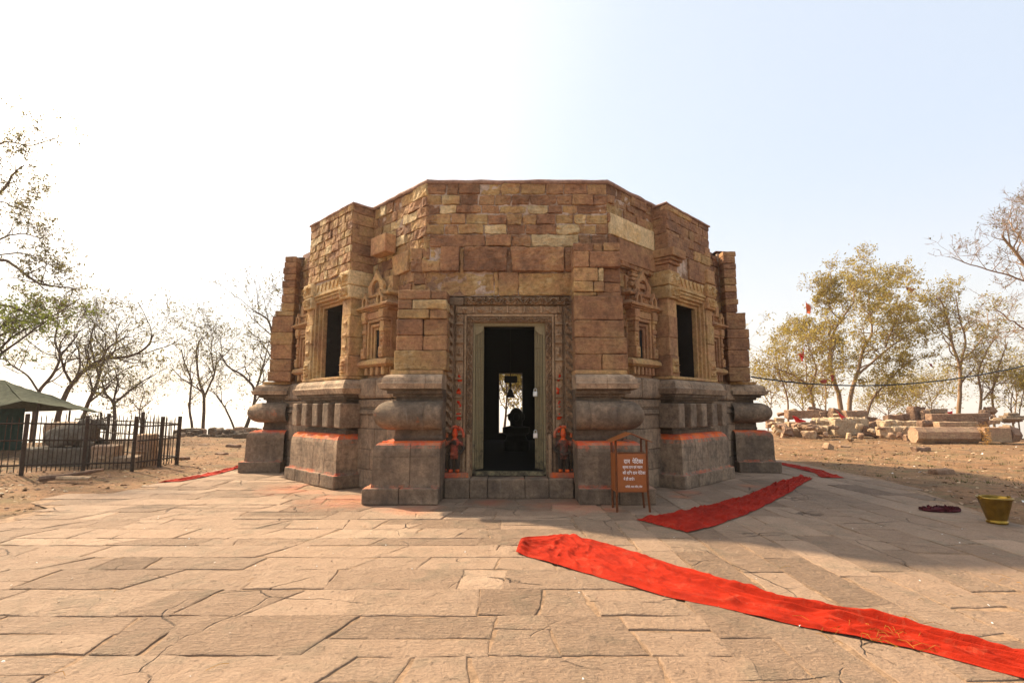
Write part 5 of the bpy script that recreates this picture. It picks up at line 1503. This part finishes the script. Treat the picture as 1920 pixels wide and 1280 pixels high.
for i in range(70):
    if i < 45: cx_, cy_ = 2.45+q.gauss(0, .22), 3.62+q.gauss(0, .16)
    else: cx_, cy_ = q.uniform(-4, 5), q.uniform(1.8, 7)
    a = q.uniform(0, PI); L = q.uniform(.02, .07); zc = .03 if i < 45 else .014
    tube(m, [(cx_-L*math.cos(a), cy_-L*math.sin(a), zc), (cx_+.01, cy_+.008, zc+.012), (cx_+L*math.cos(a), cy_+L*math.sin(a), zc)], .0016, 3, (q.random(), .5, 0, 0))
o = m.build('straw_litter', M_STRAW); tag(o, kind='stuff')
# dry grass tufts on the right-hand earth
M_GRASS = NT('dry_green_grass'); M_GRASS = M_GRASS.done((.11, .10, .035), None, .9)
q = random.Random(12); m = MB()
for i in range(420):
    x, y = regR(q)
    if y > 18 or (i > 220 and x < 9): continue
    z = ground_z(x, y); n = q.randint(8, 22)
    for k in range(n):
        a = q.uniform(0, 2*PI); rr = q.uniform(0, .16); h = q.uniform(.03, .10)
        b_ = Vector((x+rr*math.cos(a), y+rr*math.sin(a), z)); tp = b_+Vector((math.cos(a)*h*.6, math.sin(a)*h*.6, h)); w_ = Vector((-math.sin(a), math.cos(a), 0))*.006
        m.add([b_-w_, b_+w_, tp], [(0, 1, 2)], (q.random(), .5, 0, 0))
o = m.build('grass', M_GRASS, None, False, False); tag(o, kind='stuff')

# ------------------------------------------------------------------ black cable
pA = at(1408, 706, 12.9); pB = at(1990, 668, 15.0)
m = MB(); pts = []
for i in range(41):
    f = i/40; p = pA.lerp(pB, f); p.z -= 4*f*(1-f)*.52*(1-.25*f); pts.append(p)
tube(m, pts, .019, 6); single(m, 'cable', plain('blue_black_cable', (.02, .028, .035), .5), 'dark cable sagging from the temple corner past the trees at right', 'cable', pA)

# ------------------------------------------------------------------ trees
def bark(name, c0, c1):
    t = NT(name); v = t.coord((1, 1, .5)); n = t.noise(v, 6, 8, .7)
    c = t.ramp(n, [(.3, c0), (.7, c1)]); return t.done(c, t.bump(n, .5, .05), .95)
def leafmat(name, stops):
    t = NT(name); tone, val, pig, alp = t.mark(); c = t.ramp(tone, stops)
    b = t.b; t.link(c, b.inputs['Base Color']); b.inputs['Roughness'].default_value = .7
    tr = t.node('ShaderNodeBsdfTranslucent'); t.link(c, tr.inputs['Color']); mx = t.node('ShaderNodeMixShader'); mx.inputs[0].default_value = .45
    out = t.n['Material Output']; t.link(b.outputs[0], mx.inputs[1]); t.link(tr.outputs[0], mx.inputs[2]); t.link(mx.outputs[0], out.inputs['Surface']); return t.m
BK_L = bark('dark_bark', (.055, .038, .028), (.13, .085, .06)); BK_R = bark('pale_bark', (.17, .105, .06), (.34, .22, .13))
LF_L = leafmat('sparse_olive_leaves', [(0, (.10, .085, .03)), (.5, (.15, .13, .035)), (1, (.24, .20, .06))])
LF_G = leafmat('green_leaves', [(0, (.09, .10, .02)), (.5, (.13, .16, .025)), (1, (.20, .22, .04))])
LF_R = leafmat('yellow_green_leaves', [(0, (.22, .165, .035)), (.5, (.35, .265, .05)), (1, (.46, .355, .075))])
def grow(rng, mb, tips, p, d, length, rad, level, maxl, bend=.28, up=.06, kids=(3, 5), spread=.75, flat=1.0, seg=5):
    path = [p.copy()]; rr = [rad]; d = d.normalized()
    for i in range(seg):
        d = (d+Vector((rng.gauss(0, bend), rng.gauss(0, bend)*flat, rng.gauss(0, bend*.8)+up))).normalized()
        p = p+d*(length/seg); path.append(p.copy()); rr.append(max(.004, rad*(1-.6*(i+1)/seg)))
        if level >= maxl-1: tips.append((p.copy(), d.copy()))
    tube(mb, path, rr, 6 if level < 2 else (4 if level < 4 else 3), (0, .5, 0, 0), False)
    if level < maxl:
        for k in range(rng.randint(*kids)):
            f = rng.uniform(.35, 1.0); i = min(seg-1, int(f*seg)); q = path[i].lerp(path[i+1], f*seg-i)
            dd = (path[i+1]-path[i]).normalized()
            ax = Vector((rng.gauss(0, 1), rng.gauss(0, 1)*flat, rng.gauss(0, .8)+.25)).normalized()
            nd = (dd*(1-spread*.5)+ax*spread).normalized()
            grow(rng, mb, tips, q, nd, length*rng.uniform(.5, .75), max(.006, rr[i]*rng.uniform(.45, .62)), level+1, maxl, bend, up, kids, spread, flat, max(3, seg-1))
def leaves(rng, mb, tips, per, size, spread):
    for p, d in tips:
        for k in range(int(per)+(1 if rng.random() < per-int(per) else 0)):
            c = p+Vector((rng.gauss(0, spread), rng.gauss(0, spread), rng.gauss(0, spread*.7)))
            Q = Quaternion((rng.uniform(-1, 1), rng.uniform(-1, 1), rng.uniform(-1, 1), rng.uniform(-1, 1))).normalized(); s = size*rng.uniform(.5, 1.2)
            vs = [c+Q @ Vector(w) for w in ((-s, 0, 0), (0, -s*.38, s*.1), (s, 0, 0), (0, s*.38, s*.1))]
            mb.add(vs, [(0, 1, 2, 3)], (rng.random(), .5, 0, 0))
def tree(label, limbs, y, seed, barkm, leafm, r0=.14, maxl=4, sub=(.6, 1.3), per=2, lsize=.075, lspread=.12, nsub=9, name='tree', base=None, group=None, bend=.28, zroot=None, crown=None, spread=.75, kids=(3, 3), dy=.6, fmin=.30):
    "limbs: photo-measured courses of the main stems [(px,py,..)], each with its own depth wander"
    rng = random.Random(seed); tb = MB(); tips = []
    for li, limb in enumerate(limbs):
        w0 = rng.uniform(-dy, dy) if li else 0
        r_s = limb[0][2] if len(limb[0]) > 2 else r0
        P = []; n = len(limb)
        for i, q in enumerate(limb):
            f = i/max(1, n-1); P.append(at(q[0], q[1], y+w0*f*1.5*(1+f)))
        # smooth and wiggle
        S = []
        for i in range(n-1):
            p0 = P[max(0, i-1)]; p1 = P[i]; p2 = P[i+1]; p3 = P[min(n-1, i+2)]
            for k in range(5):
                t_ = k/5; t2 = t_*t_; t3 = t2*t_
                S.append(.5*((2*p1)+(p2-p0)*t_+(2*p0-5*p1+4*p2-p3)*t2+(3*p1-p0-3*p2+p3)*t3)+nz(p1.lerp(p2, t_), 1.5, seed)*.05)
        S.append(P[-1])
        if limb[0][-1] == 'g' or (li == 0 and base is None):
            g0 = S[0].copy(); g0.z = min(-.1, ground_z(g0.x, g0.y)-.15); S = [g0]+S
        N = len(S); rr = [max(.012, r_s*.8*(1-.72*i/(N-1))) for i in range(N)]
        tube(tb, S, rr, 7)
        L = sum((S[i+1]-S[i]).length for i in range(N-1))
        for k in range(nsub if fmin < .5 or li else 0):
            f = fmin+(1-fmin)*(k+rng.random())/nsub; i = min(N-2, int(f*(N-1))); q = S[i]; dd = (S[i+1]-S[i]).normalized()
            ax = Vector((rng.gauss(0, 1), rng.gauss(0, .8), rng.gauss(.35, .8))).normalized(); nd = (dd*.55+ax*spread).normalized()
            grow(rng, tb, tips, q, nd, rng.uniform(*sub)*(y/25)*2.0, rr[i]*.55, 1, maxl, bend, .05, kids, .8)
    b = base or (S[0].x if False else at(limbs[0][0][0], limbs[0][0][1], y))
    bz_ = Vector((b.x, b.y, ground_z(b.x, b.y)))
    t = thing(name, bz_, label, 'tree', group)
    tb.build('trunk', barkm, t, True, False)
    if per:
        lb = MB(); leaves(rng, lb, tips if crown is None else [q for q in tips if crown(q[0])], per, lsize, lspread); lb.build('crown', leafm, t, False, False)
    return t
LT = 'sparse trees at the left'
tree('slender leaning tree between the canopy and the left picture edge', [[(62, 790, .11, 'g'), (74, 735), (100, 700), (112, 668), (104, 640), (112, 600)], [(112, 668, .06), (135, 640), (152, 618)], [(74, 735, .06), (45, 700), (20, 685), (0, 655)]], 24, 31, BK_L, LF_L, per=.4, lspread=.06, nsub=7, group=LT)
tree('large tree whose main limb sweeps right above the canopy corner', [[(104, 800, .16, 'g'), (118, 748), (135, 720), (165, 690), (190, 675), (245, 667), (275, 650), (287, 628)], [(135, 720, .08), (118, 690), (112, 650), (130, 620)], [(190, 675, .08), (205, 650), (240, 630)]], 25, 37, BK_L, LF_L, per=.4, lspread=.06, nsub=8, group=LT)
tree('forked tree just right of the canopy corner with a curved stem', [[(150, 805, .14, 'g'), (165, 755), (180, 725), (183, 700), (171, 645), (176, 610)], [(183, 700, .08), (205, 665), (252, 640)], [(165, 755, .08), (190, 735), (213, 715)]], 27, 41, BK_L, LF_L, per=.4, lspread=.06, nsub=8, group=LT)
tree('small round topped tree right of the canopy, behind the railing', [[(214, 812, .11, 'g'), (213, 758), (196, 735), (190, 712)], [(213, 758, .08), (240, 735), (282, 705)], [(213, 758, .06), (220, 720), (215, 690)]], 23, 43, BK_L, LF_L, per=.4, lspread=.06, nsub=7, sub=(.45, .9), group=LT)
tree('thin dark stem left of the taller twin trunk', [[(363, 815, .10, 'g'), (355, 770), (358, 720), (349, 688), (340, 655)]], 30, 47, BK_L, LF_L, per=.4, lspread=.06, nsub=9, sub=(.5, 1.0), group=LT)
tree('tall forked tree standing alone in the gap left of the temple', [[(380, 815, .13, 'g'), (383, 745), (375, 720), (368, 660), (380, 632)], [(383, 745, .08), (402, 700), (408, 680), (432, 655)], [(402, 698, .06), (395, 660), (400, 630)]], 31, 53, BK_L, LF_L, per=.4, lspread=.06, nsub=8, sub=(.5, 1.1), group=LT)
tree('crooked tree bending left next to the temple corner', [[(456, 815, .13, 'g'), (470, 775), (478, 735), (458, 705), (430, 688), (410, 660)], [(478, 735, .08), (492, 690), (505, 640)], [(440, 805, .07), (425, 770), (405, 740), (388, 728)]], 28, 59, BK_L, LF_L, per=.4, lspread=.06, nsub=8, sub=(.5, 1.0), group=LT)
tree('bare topped tree rising behind the left temple pier', [[(545, 800, .14, 'g'), (530, 700), (515, 640), (503, 600), (478, 582)], [(530, 700, .08), (545, 640), (530, 590)]], 29, 61, BK_L, LF_L, per=.4, lspread=.06, nsub=9, sub=(.5, 1.0), group=LT)
tree('distant thin tree low between the canopy and the twin trunks', [[(268, 815, .08, 'g'), (262, 770), (270, 735)], [(262, 770, .05), (240, 745)], [(262, 770, .05), (290, 745)]], 36, 63, BK_L, LF_L, per=.4, lspread=.06, nsub=6, sub=(.4, .8), group=LT)
# near tree standing outside the left edge
tree('nearer tree outside the left edge whose leafy limbs hang into the sky', [[(-230, 830, .34, 'g'), (-200, 640, .2), (-160, 480), (-130, 330), (-110, 230)],
     [(-190, 620, .09), (-90, 520), (0, 487), (35, 505), (70, 530), (100, 536), (142, 541)], [(-160, 480, .08), (-60, 420), (0, 362), (16, 343), (24, 325), (45, 310)], [(-150, 420, .06), (-60, 300), (0, 270), (22, 266), (60, 272), (112, 257)],
     [(-180, 560, .06), (-60, 470), (0, 447), (40, 440), (85, 447)], [(-195, 630, .08), (-80, 590), (0, 571), (56, 590), (90, 596), (150, 560)], [(-150, 450, .05), (-50, 400), (0, 379), (25, 388), (60, 398)], [(-180, 600, .05), (-60, 500), (20, 475), (60, 480), (100, 500)]], 19, 67, BK_L, LF_L, per=.5, lsize=.065, lspread=.06, nsub=9, maxl=4, sub=(.35, .7), dy=.9, bend=.22, group=None, fmin=.55)
tree('low spreading tree with fresh green leaves above the canopy peak', [[(-60, 800, .12, 'g'), (-40, 700), (-10, 640), (40, 610)], [(-40, 700, .08), (20, 650), (90, 600)], [(-40, 700, .07), (40, 620), (130, 590)], [(-10, 640, .06), (10, 600), (60, 585)]], 20, 71, BK_L, LF_G, per=2, lsize=.085, lspread=.12, nsub=8, maxl=3, sub=(.4, .8), group=None)
RT = 'trees behind the fallen stones at the right'
tree('leafy yellow green tree, the fullest crown, behind the middle of the rubble', [[(1578, 790, .20, 'g'), (1574, 745), (1560, 700), (1557, 660), (1560, 630), (1577, 600), (1600, 568)],
     [(1592, 790, .18, 'g'), (1595, 740), (1605, 710), (1612, 680), (1620, 650), (1635, 625), (1632, 590), (1628, 550)], [(1612, 700, .10), (1640, 675), (1670, 650), (1700, 630), (1735, 605)], [(1622, 790, .11, 'g'), (1635, 750), (1660, 720), (1690, 690), (1715, 672)],
     [(1557, 660, .08), (1540, 640), (1500, 625), (1465, 640)], [(1632, 590, .07), (1655, 555), (1670, 520)], [(1600, 568, .06), (1605, 535), (1620, 510)], [(1577, 600, .06), (1555, 575), (1560, 545)], [(1660, 650, .06), (1680, 600), (1690, 560)]], 33, 73, BK_R, LF_R, maxl=4, per=1.0, lsize=.095, lspread=.12, nsub=15, sub=(.26, .54), kids=(3, 4), dy=1.6, group=RT)
tree('leaning multi stemmed tree nearest the temple corner, behind the rubble', [[(1532, 790, .14, 'g'), (1520, 735), (1505, 715), (1480, 700), (1450, 690)], [(1520, 735, .08), (1530, 690), (1515, 650)], [(1478, 790, .08, 'g'), (1475, 740), (1460, 700), (1445, 680)], [(1545, 790, .08, 'g'), (1548, 740), (1540, 700)]], 32, 79, BK_R, LF_R, per=1.0, lsize=.10, lspread=.12, nsub=9, sub=(.5, .9), dy=1.2, group=RT)
tree('tall open tree right of the fullest crown, above the stacked beams', [[(1797, 790, .17, 'g'), (1800, 740), (1800, 690), (1785, 640), (1775, 590), (1760, 555)], [(1800, 690, .10), (1810, 640), (1800, 600), (1792, 555)], [(1800, 680, .08), (1830, 650), (1852, 615), (1850, 585)], [(1785, 640, .06), (1755, 610), (1740, 590)]], 33, 83, BK_R, LF_R, per=.8, lsize=.09, lspread=.10, nsub=11, sub=(.32, .65), dy=1.4, group=RT)
tree('slim tree with crossing stems between the beams and the right edge', [[(1834, 790, .11, 'g'), (1840, 740), (1835, 700), (1852, 655), (1870, 630)], [(1845, 750, .07), (1865, 720), (1872, 690)], [(1864, 790, .09, 'g'), (1862, 730), (1875, 680), (1890, 640)]], 31, 89, BK_R, LF_R, per=.4, lsize=.09, lspread=.1, nsub=9, sub=(.5, .9), group=RT)
tree('bare twiggy tree reaching in from the right edge', [[(2100, 830, .16, 'g'), (2060, 680), (2010, 580), (1960, 520), (1925, 498), (1895, 462), (1880, 440)], [(2010, 560, .06), (1950, 535), (1920, 528), (1880, 512), (1830, 500), (1785, 482)], [(1990, 540, .055), (1940, 480), (1908, 440), (1892, 412), (1900, 385)], [(2040, 660, .055), (1960, 640), (1920, 615), (1895, 600), (1862, 575)], [(1980, 520, .07), (1950, 430), (1925, 390)]], 20, 97, BK_R, LF_L, per=.12, lsize=.05, nsub=14, maxl=4, sub=(.28, .6), dy=1.2, bend=.2)
tree('low leafy bush like tree at the right edge behind the gabled stone', [[(1900, 790, .07, 'g'), (1895, 760), (1900, 735)], [(1910, 790, .05, 'g'), (1915, 755), (1925, 720)]], 30, 101, BK_R, LF_R, per=1, lsize=.10, lspread=.12, nsub=6, sub=(.4, .8))
for i, (px, top, lb) in enumerate(((1440, 700, 'thin far tree beside the temple corner at right'), (1660, 745, 'far thin tree seen between the stems above the carved stack'), (1700, 730, 'far thin tree above the tall purple block'), (1740, 720, 'far thin tree left of the tall open tree'), (1900, 690, 'far thin tree near the right edge'), (1500, 720, 'far thin tree behind the leaning stems'))):
    tree(lb, [[(px, 795, .07, 'g'), (px+6, (795+top)/2), (px-4, top)], [(px+6, (795+top)/2, .05), (px+30, top+5)], [(px+4, (795+top)/2+10, .05), (px-26, top+10)]], 42, 110+i, BK_R, LF_R, per=1, lsize=.1, lspread=.25, nsub=6, sub=(.35, .6), group='far thin trees at right')
# flags caught in the trees
FG = 'red flags among the trees'
scrap([(1511, 567), (1521, 574), (1519, 589), (1513, 587)], 31, 'upright saffron flag flying clear of the crown, left of the leafy tree', M_ORANGE, 'flag', grp=FG)
m = MB(); a_ = at(1511, 564, 31.05); b_ = at(1516, 640, 31.05); tube(m, [a_, b_, at(1528, 740, 31.6)], .012, 4); single(m, 'flag_pole', BK_R, 'thin bent pole carrying the saffron flag', 'pole', at(1528, 740, 31.6))
scrap([(1509, 647), (1506, 660), (1495, 664), (1502, 672), (1505, 679), (1507, 668)], 30.6, 'torn red flag with two tails among the lower left branches', M_RED, 'flag', grp=FG)
scrap([(1536, 713), (1549, 711), (1551, 718), (1540, 718)], 31, 'faded red flag just above the cable, left of the trunks', M_DULLRED, 'flag', grp=FG)
scrap([(1558, 703), (1563, 702), (1563, 714), (1559, 714)], 31.2, 'narrow faded red flag against the pale left trunk', M_DULLRED, 'flag', grp=FG)
scrap([(1697, 536), (1716, 542), (1710, 549), (1702, 545)], 31, 'dark red flag high in the right side of the leafy crown', M_DULLRED, 'flag', grp=FG)
scrap([(1740, 679), (1748, 682), (1749, 688), (1744, 686)], 32, 'small faded red flag between the leafy tree and the tall open tree', M_DULLRED, 'flag', grp=FG)

for i, (px, top, lb) in enumerate(((945, 640, 'tree beyond the temple, seen through the far doorway left of the bell'), (978, 650, 'tree beyond the temple, seen through the far doorway right of the bell'))):
    tree(lb, [[(px, 800, .09, 'g'), (px+5, 740), (px-4, top)], [(px+5, 750, .05), (px+18, 700)], [(px+3, 740, .05), (px-16, 690)]], 27, 140+i, BK_L, LF_R, per=.6, lsize=.1, lspread=.2, nsub=14, sub=(.3, .6), group='trees beyond the far doorway')
# ------------------------------------------------------------------ haze over the plain below the hill
hz_ = MB(); S = 9200
hv = [(x, y, z) for z in (-152, 45) for y in (-S, S) for x in (-S, S)]
hz_.add(hv, [(0, 2, 3, 1), (4, 5, 7, 6), (0, 1, 5, 4), (2, 6, 7, 3), (0, 4, 6, 2), (1, 3, 7, 5)], (0, 0, 0, 0))
hm = bpy.data.materials.new('haze'); hm.use_nodes = True
hm.node_tree.nodes.remove(hm.node_tree.nodes['Principled BSDF'])
pvn = hm.node_tree.nodes.new('ShaderNodeVolumePrincipled'); pvn.inputs['Color'].default_value = (.97, .96, .95, 1); pvn.inputs['Density'].default_value = .0006; pvn.inputs['Anisotropy'].default_value = .3
hm.node_tree.links.new(pvn.outputs[0], hm.node_tree.nodes['Material Output'].inputs['Volume'])
o = hz_.build('haze', hm); tag(o, kind='stuff')
